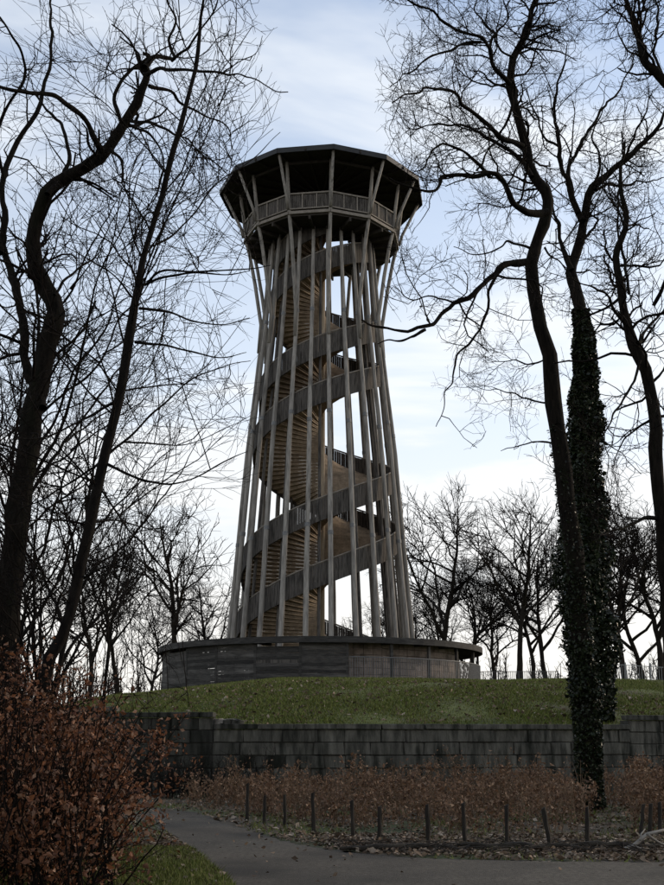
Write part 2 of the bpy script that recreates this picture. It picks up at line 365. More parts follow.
# stair flights: pitch shrinks with the radius
def helix(z_front):
    """z as a function of unrolled angle, passing z_front at phi=0"""
    K = 2.36; ang = [0.0]; zz = [z_front]; st = 0.02
    while zz[-1] < FLOOR - 0.05:
        ang.append(ang[-1] + st); zz.append(zz[-1] + K * (rpole(zz[-1]) - 0.15) * st / (2 * pi))
    a2 = [0.0]; z2 = [z_front]
    while z2[-1] > GZ:
        a2.append(a2[-1] - st); z2.append(z2[-1] - K * (rpole(z2[-1]) - 0.15) * st / (2 * pi))
    A = np.array(a2[::-1][:-1] + ang); Z = np.array(z2[::-1][:-1] + zz); return A, Z
for fl, zf in enumerate((10.75, 14.75)):
    A, Z = helix(zf)
    nst = 146
    zs = np.linspace(Z[0] + 0.1, Z[-1], nst)
    for i in range(nst):
        a0 = float(np.interp(zs[i], Z, A)); a1 = float(np.interp(zs[i] + (Z[-1] - Z[0]) / nst * 1.04, Z, A))
        ro = rpole(zs[i]) - 0.42; ri = 0.22; z1 = zs[i]; z0 = z1 - 0.09
        q = [cyl(a0, ri, z0), cyl(a1, ri, z0), cyl(a1, ro, z0), cyl(a0, ro, z0), cyl(a0, ri, z1), cyl(a1, ri, z1), cyl(a1, ro, z1), cyl(a0, ro, z1)]
        mb = MB(); mb.hexa([q[0], q[3], q[2], q[1], q[4], q[7], q[6], q[5]])
        # carrying batten below the nosing
        mb.hexa([cyl(a0, ri, z0 - 0.11), cyl(a0, ro, z0 - 0.11), cyl(a0 + 0.06 / ro * 1.3, ro, z0 - 0.11), cyl(a0 + 0.12, ri, z0 - 0.11),
                 cyl(a0, ri, z0 - .002), cyl(a0, ro, z0 - .002), cyl(a0 + 0.06 / ro * 1.3, ro, z0 - .002), cyl(a0 + 0.12, ri, z0 - .002)])
        T(mb.build("step", M["step"]))
    # parapet of upright boards
    mb = MB(); hr = MB(); a = A[0]; r_ = random.Random(fl + 5)
    while a < A[-1] - 0.03:
        z = float(np.interp(a, A, Z)); r = rpole(z) - 0.34 + r_.uniform(-0.010, 0.010); da = 0.158 / r
        z2 = float(np.interp(a + da, A, Z)); t = 0.035; lo = -0.36; hi = 1.00 + r_.uniform(-0.01, 0.01)
        mb.hexa([cyl(a, r - t, z + lo), cyl(a, r, z + lo), cyl(a + da * 0.92, r, z2 + lo), cyl(a + da * 0.92, r - t, z2 + lo),
                 cyl(a, r - t, z + hi), cyl(a, r, z + hi), cyl(a + da * 0.92, r, z2 + hi), cyl(a + da * 0.92, r - t, z2 + hi)])
        a += da
    o = T(mb.build("parapet_boards", M["board"])); o["kind"] = "stuff"
    av = np.arange(A[0], A[-1], 0.12)
    zz = np.interp(av, A, Z); hr.tube([cyl(x, rpole(z) - 0.36, z + 1.07) for x, z in zip(av, zz)], 0.055, 6)
    T(hr.build("handrail", M["rail"], smooth=True))
    st = MB()
    for x0, x1, z0, z1 in zip(av[:-1], av[1:], zz[:-1], zz[1:]):
        r0, r1 = rpole(z0) - 0.40, rpole(z1) - 0.40
        st.hexa([cyl(x0, r0 - .07, z0 - .34), cyl(x0, r0, z0 - .34), cyl(x1, r1, z1 - .34), cyl(x1, r1 - .07, z1 - .34),
                 cyl(x0, r0 - .07, z0 + .0), cyl(x0, r0, z0 + .0), cyl(x1, r1, z1 + .0), cyl(x1, r1 - .07, z1 + .0)])
    T(st.build("stringer", M["board"]))

# platform: dodecagon with a stair well
def ngon_ring(mb, r0, r1, z0, z1, ph0=PH0, n=12):
    for k in range(n):
        a, b = ph0 + 2 * pi * k / n, ph0 + 2 * pi * (k + 1) / n
        mb.hexa([cyl(a, r0, z0), cyl(a, r1, z0), cyl(b, r1, z0), cyl(b, r0, z0), cyl(a, r0, z1), cyl(a, r1, z1), cyl(b, r1, z1), cyl(b, r0, z1)])
def ngon_prism(mb, r, z0, z1, r2=None, n=12):
    r2 = r2 or r; c = len(mb.v); P = [cyl(PH0 + 2 * pi * k / n, r, z0) for k in range(n)] + [cyl(PH0 + 2 * pi * k / n, r2, z1) for k in range(n)]
    mb.add(P, [tuple(reversed(range(n))), tuple(range(n, 2 * n))] + [(k, (k + 1) % n, n + (k + 1) % n, n + k) for k in range(n)])
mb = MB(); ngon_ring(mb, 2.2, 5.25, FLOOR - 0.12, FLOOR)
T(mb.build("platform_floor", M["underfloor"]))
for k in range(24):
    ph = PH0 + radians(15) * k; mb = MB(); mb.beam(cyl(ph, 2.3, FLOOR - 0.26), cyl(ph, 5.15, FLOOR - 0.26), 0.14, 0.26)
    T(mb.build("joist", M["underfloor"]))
for k in range(12):
    a, b = PH0 + radians(30) * k, PH0 + radians(30) * (k + 1)
    R = 5.33
    mb = MB(); mb.beam(cyl(a, R, 34.66), cyl(b, R, 34.66), 0.13, 0.20); T(mb.build("edge_beam", M["rail"]))
    mb = MB(); mb.beam(cyl(a, R, 35.98), cyl(b, R, 35.98), 0.15, 0.10); T(mb.build("top_rail", M["rail"]))
    mb = MB(); mb.beam(cyl(a, R - .01, 34.93), cyl(b, R - .01, 34.93), 0.09, 0.08); T(mb.build("bottom_rail", M["rail"]))
    sl = MB(); A_, B_ = cyl(a, R - 0.02, 0), cyl(b, R - 0.02, 0); n = 22
    dirr = math.atan2(B_.y - A_.y, B_.x - A_.x)
    for j in range(n):
        q = A_.lerp(B_, (j + 0.5) / n); sl.box((q.x, q.y, 35.45), (0.100, 0.025, 0.94), dirr)
    T(sl.build("slat_panel", M["board"]))["kind"] = "stuff"
    for t in (0.33, 0.67):
        q = A_.lerp(B_, t); pb = MB(); pb.box((q.x + .05 * sin((a + b) / 2), q.y - .05 * cos((a + b) / 2), 35.45), (0.07, 0.05, 0.96), dirr); T(pb.build("baluster", M["rail"]))
# roof
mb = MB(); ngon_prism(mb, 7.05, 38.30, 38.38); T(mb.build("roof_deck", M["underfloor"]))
mb = MB(); ngon_prism(mb, 7.13, 38.384, 38.42, 7.13); ngon_prism(mb, 7.12, 38.422, 39.1, 0.4); T(mb.build("roof", M["roof"]))
for k in range(12):
    a, b = PH0 + radians(30) * k, PH0 + radians(30) * (k + 1)
    mb = MB(); mb.beam(cyl(a, 7.10, 38.22), cyl(b, 7.10, 38.22), 0.06, 0.30); T(mb.build("fascia", M["roof"]))
    mb = MB(); mb.beam(cyl(a, 5.62, 38.03), cyl(b, 5.62, 38.03), 0.14, 0.18); T(mb.build("ring_beam", M["underfloor"]))
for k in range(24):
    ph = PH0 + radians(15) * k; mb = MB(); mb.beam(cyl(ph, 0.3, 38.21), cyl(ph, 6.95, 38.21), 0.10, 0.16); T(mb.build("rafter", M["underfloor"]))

# ------------------------------------------------------------------ round enclosure at the tower's foot
enc = empty("round_enclosure", (TX, TY, GZ), "low round enclosure with dark plank walls and thin ring roof at the tower's foot", "enclosure")
def E_(o): o.parent = enc; o.location = Vector(o.location) - Vector((TX, TY, GZ)); return o
RE = 9.75
mb = MB(); rf = MB(); n = 72
for k in range(n):
    a, b = 2 * pi * k / n, 2 * pi * (k + 1) / n
    rf.hexa([cyl(a, 7.6, 6.9), cyl(a, 10.0, 6.93), cyl(b, 10.0, 6.93), cyl(b, 7.6, 6.9), cyl(a, 7.6, 6.97), cyl(a, 10.0, 7.03), cyl(b, 10.0, 7.03), cyl(b, 7.6, 6.97)])
    mb.hexa([cyl(a, 10.02, 6.72), cyl(a, 10.08, 6.72), cyl(b, 10.08, 6.72), cyl(b, 10.02, 6.72), cyl(a, 10.02, 7.06), cyl(a, 10.08, 7.06), cyl(b, 10.08, 7.06), cyl(b, 10.02, 7.06)])
E_(rf.build("ring_roof", M["plank"])); E_(mb.build("eaves_board", M["plank"]))
r_ = random.Random(3)
for k in range(24):
    ph = radians(9 + 15 * k); p = MB(); q = cyl(ph, RE, 0); p.box((q.x, q.y, 5.5), (0.15, 0.15, 2.9), ph); E_(p.build("post", M["plank"]))
    rb = MB(); rb.beam(cyl(ph, 7.7, 6.84), cyl(ph, 10.0, 6.80), 0.1, 0.18); E_(rb.build("rafter", M["plank"]))
plank_meshes = {}
for k in range(-9, 0):      # bays on the left half and the front
    a, b = radians(9 + 15 * k), radians(9 + 15 * (k + 1))
    A_, B_ = cyl(a, RE + 0.04, 0), cyl(b, RE + 0.04, 0)
    z = 4.20; rows = 14; hgt = (6.74 - z) / rows
    for j in range(rows):
        if j == rows - 1 and k in (-5, -2): continue      # open slot under the eaves
        pass
        t0, t1 = 0.01 + r_.uniform(0, .01), 0.99 - r_.uniform(0, .01)
        p0, p1 = A_.lerp(B_, t0), A_.lerp(B_, t1); zc = z + (j + .5) * hgt
        m = MB(); m.beam((p0.x, p0.y, zc + r_.uniform(-.008, .008)), (p1.x, p1.y, zc + r_.uniform(-.008, .008)), 0.035 + r_.uniform(0, .035), hgt * 0.965)
        o = E_(m.build("plank", M["plank"]))
        if (k, j) in ((-2, 8),):
            o.data.materials[0] = M["board"]; o["label"] = "plank coloured paler as if lit"  # paler board colour stands in for light falling on this plank
# open right side: block wall set back under the roof
for k in range(0, 7):
    a, b = radians(9 + 15 * k), radians(9 + 15 * (k + 1))
    for row in range(6):
        nb = 4; off = 0.5 / nb * (row % 2)
        for j in range(nb):
            t0, t1 = j / nb + 0.006, (j + 1) / nb - 0.006
            p0 = a + (b - a) * t0; p1 = a + (b - a) * t1; z0 = 4.76 + row * 0.36; z1 = z0 + 0.335
            r0 = 8.35; r1 = 8.60 + r_.uniform(-.012, .012)
            m = MB(); m.hexa([cyl(p0, r0, z0), cyl(p0, r1, z0), cyl(p1, r1, z0), cyl(p1, r0, z0), cyl(p0, r0, z1), cyl(p0, r1, z1), cyl(p1, r1, z1), cyl(p1, r0, z1)])
            E_(m.build("block", M["infill"]))
# steel bars across the open bays
railing = empty("bar_railing", tuple(cyl(radians(35), RE + .12, GZ)), "steel bar railing between the posts on the open right side of the round enclosure", "railing")
base = Vector(railing.location)
def RL(o): o.parent = railing; o.location = Vector(o.location) - base; return o
bar = MB(); bar.box((0, 0, 0.62), (0.03, 0.03, 1.15)); bme = bar.mesh("bar"); bme.materials.append(M["steel"])
for i in range(100):
    ph = radians(9.8 + i * 0.78)
    if ph > radians(86): break
    o = bpy.data.objects.new("bar", bme); COL.objects.link(o); o.parent = railing; q = cyl(ph, RE + .14, GZ + 0.02) - base; o.location = q; o.rotation_euler = (0, 0, ph)
for zz in (GZ + 0.12, GZ + 1.22):
    m = MB(); m.tube([cyl(radians(9.6 + x), RE + .14, zz) for x in np.arange(0, 76, 3)], 0.028, 6); RL(m.build("rail", M["steel"], smooth=True))

# ------------------------------------------------------------------ retaining wall of big blocks
wall = empty("retaining_wall", (TX, TY - WALL_R, 0), "long curved retaining wall of dark mossy stone blocks holding up the grass mound", "wall")
wb = Vector(wall.location)
variants = []
for v in range(14):
    r_ = random.Random(100 + v); bm = bmesh.new(); bmesh.ops.create_cube(bm, size=1)
    bmesh.ops.bevel(bm, geom=bm.edges[:], offset=0.05, segments=1, affect='EDGES')
    for q in bm.verts: q.co += Vector([r_.uniform(-.022, .022) for _ in range(3)])
    me = bpy.data.meshes.new("stone_block"); bm.to_mesh(me); bm.free(); me.materials.append(M["stone"]); variants.append(me)
r_ = random.Random(11)
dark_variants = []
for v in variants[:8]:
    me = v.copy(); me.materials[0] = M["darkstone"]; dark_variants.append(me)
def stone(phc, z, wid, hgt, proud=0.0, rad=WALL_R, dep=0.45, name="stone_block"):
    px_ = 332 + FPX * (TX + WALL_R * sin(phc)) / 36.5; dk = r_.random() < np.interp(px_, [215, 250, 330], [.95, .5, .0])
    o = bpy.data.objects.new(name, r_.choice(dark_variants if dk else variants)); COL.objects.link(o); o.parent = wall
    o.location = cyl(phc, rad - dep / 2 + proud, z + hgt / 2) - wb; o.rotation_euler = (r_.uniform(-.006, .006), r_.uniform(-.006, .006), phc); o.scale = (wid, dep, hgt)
def phx(px, Y=36.5): return asin(((px - 332) * Y / FPX - TX) / WALL_R)
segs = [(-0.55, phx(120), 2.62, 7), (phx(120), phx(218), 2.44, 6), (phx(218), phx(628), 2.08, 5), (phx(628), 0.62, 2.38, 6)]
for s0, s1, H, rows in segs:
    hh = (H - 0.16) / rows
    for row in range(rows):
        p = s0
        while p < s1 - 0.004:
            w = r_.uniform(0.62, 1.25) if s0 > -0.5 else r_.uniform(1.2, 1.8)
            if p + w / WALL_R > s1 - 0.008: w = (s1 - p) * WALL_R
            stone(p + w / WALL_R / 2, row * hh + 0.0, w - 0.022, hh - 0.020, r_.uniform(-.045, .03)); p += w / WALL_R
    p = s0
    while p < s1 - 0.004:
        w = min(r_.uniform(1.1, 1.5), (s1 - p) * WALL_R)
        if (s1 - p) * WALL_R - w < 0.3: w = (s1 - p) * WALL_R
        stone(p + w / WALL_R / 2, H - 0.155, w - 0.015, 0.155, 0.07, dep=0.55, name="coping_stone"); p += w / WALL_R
mb = MB()
for s0, s1, H, rows in segs:
    st = np.linspace(s0, s1, 24)
    for a, b in zip(st[:-1], st[1:]):
        mb.hexa([cyl(a, 35.45, -.1), cyl(a, 35.93, -.1), cyl(b, 35.93, -.1), cyl(b, 35.45, -.1), cyl(a, 35.45, H - .17), cyl(a, 35.93, H - .17), cyl(b, 35.93, H - .17), cyl(b, 35.45, H - .17)])
o = mb.build("mortar_core", M["mortar"]); o.parent = wall; o.location = -wb
# rubble on the step of the wall
r_ = random.Random(5)
for i in range(6):
    o = bpy.data.objects.new("loose_stone", r_.choice(variants[:5]).copy()); COL.objects.link(o)
    o.data.materials[0] = M["deadwood"] if i < 2 else M["stone"]
    s = r_.uniform(.18, .38); o.scale = (s * 1.3, s, s * .7)
    q = cyl(phx(221 + i * 4.2), 35.75, 2.08 + s * .33); o.location = q; o.rotation_euler = (r_.uniform(-.2, .2), r_.uniform(-.2, .2), r_.uniform(0, 3))
    lab = ["pale tumbled stone at the step in the wall top", "second pale stone beside the step in the wall top", "grey rubble stone right of the wall step",
           "small dark rubble stone on the wall coping", "flat mossy rubble stone on the wall coping", "rightmost rubble stone lying on the wall coping"][i]
    props(o, lab, "stone", "rubble stones on the wall step")

# ------------------------------------------------------------------ trees
def resample(pts, m):
    P = np.array(pts, float); n = len(P)
    Q = np.vstack([2 * P[0] - P[1], P, 2 * P[-1] - P[-2]])
    t = np.linspace(0, n - 1, m); out = []
    for u in t:
        i = min(int(u), n - 2); f = u - i; p0, p1, p2, p3 = Q[i], Q[i + 1], Q[i + 2], Q[i + 3]
        out.append(0.5 * ((2 * p1) + (-p0 + p2) * f + (2 * p0 - 5 * p1 + 4 * p2 - p3) * f * f + (-p0 + 3 * p1 - 3 * p2 + p3) * f ** 3))
    return np.array(out)

def tubes(P, R, sides):
    """P (N,m,3), R (N,m) -> verts, quads"""
    N_, m, _ = P.shape
    t = np.empty_like(P); t[:, 1:-1] = P[:, 2:] - P[:, :-2]; t[:, 0] = P[:, 1] - P[:, 0]; t[:, -1] = P[:, -1] - P[:, -2]
    t /= np.linalg.norm(t, axis=2, keepdims=True) + 1e-9
    mean = P[:, -1] - P[:, 0]; ref = np.where(np.abs(mean[:, 2:3]) > 0.8 * np.linalg.norm(mean, axis=1, keepdims=True), np.array([[1., 0, 0]]), np.array([[0, 0, 1.]]))
    u = np.cross(t, ref[:, None, :]); u /= np.linalg.norm(u, axis=2, keepdims=True) + 1e-9
    w = np.cross(t, u)
    a = np.arange(sides) * 2 * pi / sides
    V = P[:, :, None, :] + R[:, :, None, None] * (u[:, :, None, :] * np.cos(a)[None, None, :, None] + w[:, :, None, :] * np.sin(a)[None, None, :, None])
    idx = np.arange(N_ * m * sides).reshape(N_, m, sides); nx_ = np.roll(idx, -1, axis=2)
    F = np.stack([idx[:, :-1], nx_[:, :-1], nx_[:, 1:], idx[:, 1:]], -1).reshape(-1, 4)
    return V.reshape(-1, 3), F

def sprout(rng, P, R, dens, L0, ang, wig, up, nseg, rmin, rfac=0.55, tmin=0.15, flat=None, taper=0.6, rad0=None, lim=None):
    """children of the branches P: dens per metre"""
    seg = np.linalg.norm(P[:, 1:] - P[:, :-1], axis=2); ln = seg.sum(1)
    tm = np.broadcast_to(np.asarray(tmin, float), ln.shape)
    cnt = rng.poisson(dens * ln * (1 - tm)); idx = np.repeat(np.arange(len(P)), cnt); n = len(idx)
    if lim and n > lim: idx = rng.choice(idx, lim, replace=False); n = lim
    if n == 0: return None
    m = P.shape[1]; t = tm[idx] + (1 - tm[idx]) * rng.random(n); f = t * (m - 1); i0 = np.minimum(f.astype(int), m - 2); fr = (f - i0)[:, None]
    p = P[idx, i0] * (1 - fr) + P[idx, i0 + 1] * fr; d = P[idx, i0 + 1] - P[idx, i0]; d /= np.linalg.norm(d, axis=1, keepdims=True) + 1e-9
    r = R[idx, i0] * (1 - fr[:, 0]) + R[idx, i0 + 1] * fr[:, 0]
    q = rng.normal(size=(n, 3))
    if flat is not None: q[:, 2] *= flat
    q -= d * (q * d).sum(1, keepdims=True); q /= np.linalg.norm(q, axis=1, keepdims=True) + 1e-9
    an = rng.normal(ang, 0.22, n)[:, None]; dr = d * np.cos(an) + q * np.sin(an)
    Ln = L0 * rng.uniform(0.45, 1.25, n) * (1.15 - taper * t)
    C = np.empty((n, nseg + 1, 3)); C[:, 0] = p
    for s in range(nseg):
        dr = dr + rng.normal(size=(n, 3)) * wig; dr[:, 2] += up; dr /= np.linalg.norm(dr, axis=1, keepdims=True)
        C[:, s + 1] = C[:, s] + dr * (Ln / nseg)[:, None]
    rs = np.minimum(r * rfac, rad0 if rad0 else 9) ; rs = np.maximum(rs, rmin)
    RR = rs[:, None] * np.linspace(1, 0.45, nseg + 1)[None, :]; RR = np.maximum(RR, rmin * 0.6)
    return C, RR

TRI = [0]
def make_tree(name, label, trunk, limbs, levels, seed, bark="bark", sides=12, cat="tree", group=None, knob=0.06, m=40, tmin_trunk=0.35, xlim=None, rs=1.0):
    """trunk/limbs: (points, r0, r1) in world coordinates"""
    rng = np.random.default_rng(seed)
    basep = Vector(trunk[0][0])
    t = empty(name, basep, label, cat, group)
    allP = []; allR = []; tms = []
    for li, (pts, r0, r1) in enumerate([trunk] + limbs):
        r0 *= rs; r1 *= rs
        L_ = np.linalg.norm(np.diff(np.array(pts, float), axis=0), axis=1).sum()
        P = resample(pts, m); s = np.linspace(0, 1, m)
        if li == 0: R = r0 * (1 - s) ** 0.75 * 0.9 + r1; R[:3] *= [1.35, 1.14, 1.03]
        else: R = r0 + (r1 - r0) * s ** 0.8
        # crooked wood
        amp = knob * (1.0 if li else 0.6)
        J = np.array([[noise.noise((p[0] * .9 + li * 7, p[1] * .9, p[2] * .9)), noise.noise((p[0] * .9, p[1] * .9 + li * 9, p[2] * .9 + 40)), noise.noise((p[0] * .9 + 80, p[1] * .9, p[2] * .9 + li * 5))] for p in P])
        J2 = np.array([[noise.noise((p[0] * 2.7 + li * 7, p[1] * .9, p[2] * 2.7)), 0, noise.noise((p[0] * 2.7 + 80, p[1] * .9, p[2] * 2.7 + li * 5))] for p in P])
        P = P + (J * amp * 2.2 + J2 * amp * 1.1) * np.clip(s * 6, 0, 1)[:, None]
        V, F = tubes(P[None], R[None], sides)
        V = V.reshape(m, sides, 3); C = P[:, None]
        for i in range(m):
            for k in range(sides):
                v = V[i, k]; d = v - P[i]
                V[i, k] = P[i] + d * (1 + 0.26 * noise.noise((v[0] * 2.6, v[1] * 2.6, v[2] * 1.3)) + 0.16 * noise.noise((v[0] * 9, v[1] * 9, v[2] * 2)))
        V = V.reshape(-1, 3) - np.array(basep)
        link("trunk" if li == 0 else "limb", np_mesh("trunk" if li == 0 else "limb", V, F), M[bark], t, smooth=True)
        allP.append(P); allR.append(R); tms.append(tmin_trunk if li == 0 else 0.18)
    P = np.array(allP); R = np.array(allR); tm = np.array(tms)
    PV = []; PF = []; off = 0; poolP, poolR = P, R
    first = True
    for lv in levels:
        lv = dict(lv); sd = lv.pop("sides", 3)
        res = sprout(rng, poolP, poolR, tmin=tm if first else 0.12, **lv)
        if res is None: break
        C, RR = res
        if xlim:      # the crown ends here: (height, x) profile on the given side
            side, hs, xv = xlim; lim_ = np.interp(C[:, -1, 2], hs, xv); keep = (C[:, -1, 0] < lim_) if side < 0 else (C[:, -1, 0] > lim_)
            C, RR = C[keep], RR[keep]
        V, F = tubes(C, RR, sd); PV.append(V); PF.append(F + off); off += len(V); TRI[0] += len(F) * 2
        poolP, poolR = C, RR
        if first:   # twigs also grow straight on the limbs
            first = False
    V = np.concatenate(PV) - np.array(basep); F = np.concatenate(PF)
    cr = link("crown", np_mesh("crown", V, F), M["twig"], t)
    cr["kind"] = "stuff"
    return t, (P, R)

def tr(crop, pts, Y, dy=0.0, curve=0.0):
    """traced pixels of an enlarged crop (x0, y0, scale) -> world points, depth drifting by dy along the limb"""
    x0, y0, s = crop; out = []; n = len(pts)
    for i, (a, b) in enumerate(pts):
        u = i / max(1, n - 1); out.append(at(x0 + a / s, y0 + b / s, Y + dy * u + curve * sin(pi * u)))
    return out
FULL = (0, 0, 1.0); C7 = (0, 0, 2.213); C8 = (370, 0, 2.259); C4 = (370, 250, 2.259); CL = (0, 250, 2.656); CL2 = (0, 450, 2.554); CR3 = (380, 450, 2.338)

def foot(px, Y, z=0.0):
    d = Y * cos(PITCH) + (z - EYE) * sin(PITCH); return ((px - 332) * d / FPX, Y, z - 0.15)

OAK = [dict(dens=2.6, L0=2.3, ang=0.95, wig=0.28, up=0.05, nseg=6, rmin=0.013, rfac=0.42, rad0=0.040, sides=4),
       dict(dens=4.0, L0=1.15, ang=0.9, wig=0.30, up=0.05, nseg=4, rmin=0.0085, rfac=0.6, sides=3),
       dict(dens=4.6, L0=0.62, ang=0.85, wig=0.30, up=0.05, nseg=2, rmin=0.0062, rfac=0.7, sides=3, lim=9000),
       dict(dens=3.2, L0=0.34, ang=0.8, wig=0.3, up=0.05, nseg=2, rmin=0.0050, rfac=0.7, sides=3, lim=9000)]
BEECH = [dict(dens=2.6, L0=3.4, ang=0.9, wig=0.17, up=0.01, nseg=6, rmin=0.008, rfac=0.34, rad0=0.015, sides=4, flat=0.7),
         dict(dens=3.2, L0=1.5, ang=0.75, wig=0.19, up=0.015, nseg=4, rmin=0.0058, rfac=0.6, sides=3, flat=0.45),
         dict(dens=3.6, L0=0.8, ang=0.7, wig=0.15, up=0.02, nseg=2, rmin=0.0042, rfac=0.7, sides=3, flat=0.6, lim=12000)]
def scale_levels(lv, k=1.0, d=1.0):
    out = []
    for q in lv:
        q = dict(q); q["L0"] *= k; q["dens"] *= d; q["rmin"] *= k ** .5; out.append(q)
    return out

# R1: large crooked oak in front of the wall
Y = 27.5
R1_trunk = ([foot(590, Y)] + tr(FULL, [(589, 760), (586, 700), (579, 610), (568, 514), (558, 440), (552, 383), (543, 338), (532, 272), (536, 245), (545, 217), (547, 195), (534, 177), (525, 146), (518, 115), (509.5, 84), (514, 58), (527, 31), (532, 9), (545, -20), (540, -50)], Y, 1.0, 0.8), 0.33, 0.045)
R1_limbs = [
    (tr(C8, [(315, 190), (285, 150), (270, 110), (250, 95), (200, 70), (140, 30), (90, 0), (60, -30)], Y + .7, -3), 0.10, 0.025),
    (tr(C8, [(250, 95), (200, 100), (150, 125), (100, 160), (70, 170), (40, 200)], Y - .3, -2), 0.06, 0.015),
    (tr(C8, [(270, 110), (275, 70), (260, 40), (240, 10), (250, -30)], Y + .3, 1), 0.06, 0.02),
    (tr(C8, [(345, 330), (300, 310), (250, 280), (210, 240), (190, 205), (140, 200), (100, 210), (45, 230)], Y + .8, -3.5), 0.11, 0.02),
    (tr(C8, [(365, 400), (330, 350), (280, 320), (240, 300), (210, 275), (160, 280), (110, 295), (80, 290)], Y + .8, 2.5), 0.09, 0.02),
    (tr(C8, [(400, 480), (360, 485), (325, 465), (305, 425), (270, 400), (220, 400), (180, 395), (150, 420), (110, 425), (40, 405)], Y + .8, -3), 0.14, 0.03),
    (tr(C8, [(270, 400), (240, 370), (215, 345), (170, 330), (150, 335), (120, 375), (90, 385)], Y - .4, -2), 0.07, 0.02),
    (tr(C8, [(240, 385), (270, 345), (300, 320), (350, 345)], Y - .4, 1), 0.04, 0.02),
    (tr(C8, [(352, 592), (300, 600), (260, 640), (210, 675), (160, 720), (120, 740), (60, 742), (0, 738), (-25, 720)], Y + .5, -3.5), 0.13, 0.025),
    (tr(C4, [(300, 40), (275, 75), (260, 130), (230, 200), (200, 240), (185, 290), (165, 320), (170, 360), (150, 400)], Y - .5, -1), 0.06, 0.012),
    (tr(C4, [(125, 180), (95, 190), (60, 195), (35, 197), (15, 205)], Y - 2, -.5), 0.05, 0.015),
    (tr(C4, [(190, 120), (150, 100), (100, 110), (70, 90), (50, 40)], Y - 1.5, 1), 0.035, 0.01),
    (tr(C8, [(360, 560), (310, 540), (290, 560), (230, 575), (190, 560)], Y + .5, 2), 0.05, 0.015),
    (tr(C8, [(320, 200), (320, 240), (300, 290), (290, 310)], Y + .5, .4), 0.06, 0.04),
    (tr(C8, [(355, 370), (350, 440), (300, 460), (240, 460)], Y + .5, 1.5), 0.05, 0.015),
    (tr(C8, [(325, 130), (290, 90), (310, 40), (300, 0)], Y + .7, -1.5), 0.05, 0.02),
    (tr(C8, [(355, 70), (385, 60), (400, 90), (430, 70)], Y + .7, 1.5), 0.04, 0.015),
    (tr(C8, [(365, 15), (395, 15), (420, 5), (440, -10)], Y + .7, -1.5), 0.05, 0.02),
    (tr(C8, [(315, 190), (270, 190), (230, 180), (190, 150)], Y + .7, 2.5), 0.05, 0.015),
    (tr(C8, [(395, 560), (410, 580), (440, 600), (480, 640)], Y + .4, -1), 0.04, 0.02),
]
r1, r1data = make_tree("oak_tree", "large crooked bare oak before the stone wall, its long limb reaching over to the tower", R1_trunk, R1_limbs, OAK, 21, tmin_trunk=0.55, knob=0.07, rs=.76, xlim=(1, [0, 11, 13, 17, 22], [3.6, 2.6, 1.3, 1.2, .9]))

# R2: ivy-covered tree behind the wall
Y2 = 39.5
R2_trunk = ([foot(594, Y2, 2.3)] + tr(FULL, [(593, 690), (586, 610), (583, 540), (583, 470), (585, 405), (585, 340), (578, 307), (575, 285), (572, 268), (582, 239), (585, 212), (591, 190), (605, 177), (622, 161), (640, 146), (658, 128), (668, 100)], Y2, 0.5, 1.0), 0.36, 0.04)
R2_limbs = [
    (tr(C8, [(455, 610), (432, 560), (420, 500), (412, 470), (400, 400)], Y2 + .8, 1), 0.13, 0.03),
    (tr(C8, [(480, 500), (455, 440), (450, 380), (480, 320), (520, 260), (550, 220), (590, 150), (600, 110)], Y2 + .8, 3), 0.14, 0.02),
    (tr(C8, [(470, 480), (440, 400), (425, 330), (415, 250), (420, 190), (440, 140), (445, 100)], Y2 + .8, -2.5), 0.13, 0.02),
    (tr(C8, [(500, 430), (520, 380), (510, 300), (530, 240)], Y2 + .6, -2), 0.07, 0.02),
    (tr(C8, [(510, 430), (560, 415), (620, 415), (664, 400)], Y2 + .6, 2.5), 0.08, 0.02),
    (tr(C8, [(475, 540), (500, 520), (515, 495), (490, 480)], Y2 + .6, .5), 0.07, 0.04),
    (tr(C8, [(570, 365), (600, 300), (630, 240), (640, 200)], Y2 + .6, -2), 0.06, 0.02),
    (tr(C8, [(425, 330), (390, 300), (370, 250), (350, 200)], Y2 - .6, -1.5), 0.06, 0.02),
    (tr(C4, [(400, 345), (350, 335), (300, 320), (270, 325)], Y2 + .6, 1), 0.05, 0.015),
    (tr(C4, [(410, 240), (370, 255), (320, 250), (280, 255)], Y2 + .6, 1), 0.05, 0.015),
    (tr(C4, [(420, 440), (370, 430), (330, 440), (295, 455)], Y2 + .6, 1), 0.05, 0.015),
]
r2, r2data = make_tree("ivy_tree", "tall tree wrapped in thick dark ivy, rising behind the wall right of the oak", R2_trunk, R2_limbs, scale_levels(OAK, 1.2, 0.72), 22, tmin_trunk=0.45, knob=0.07, rs=.9)

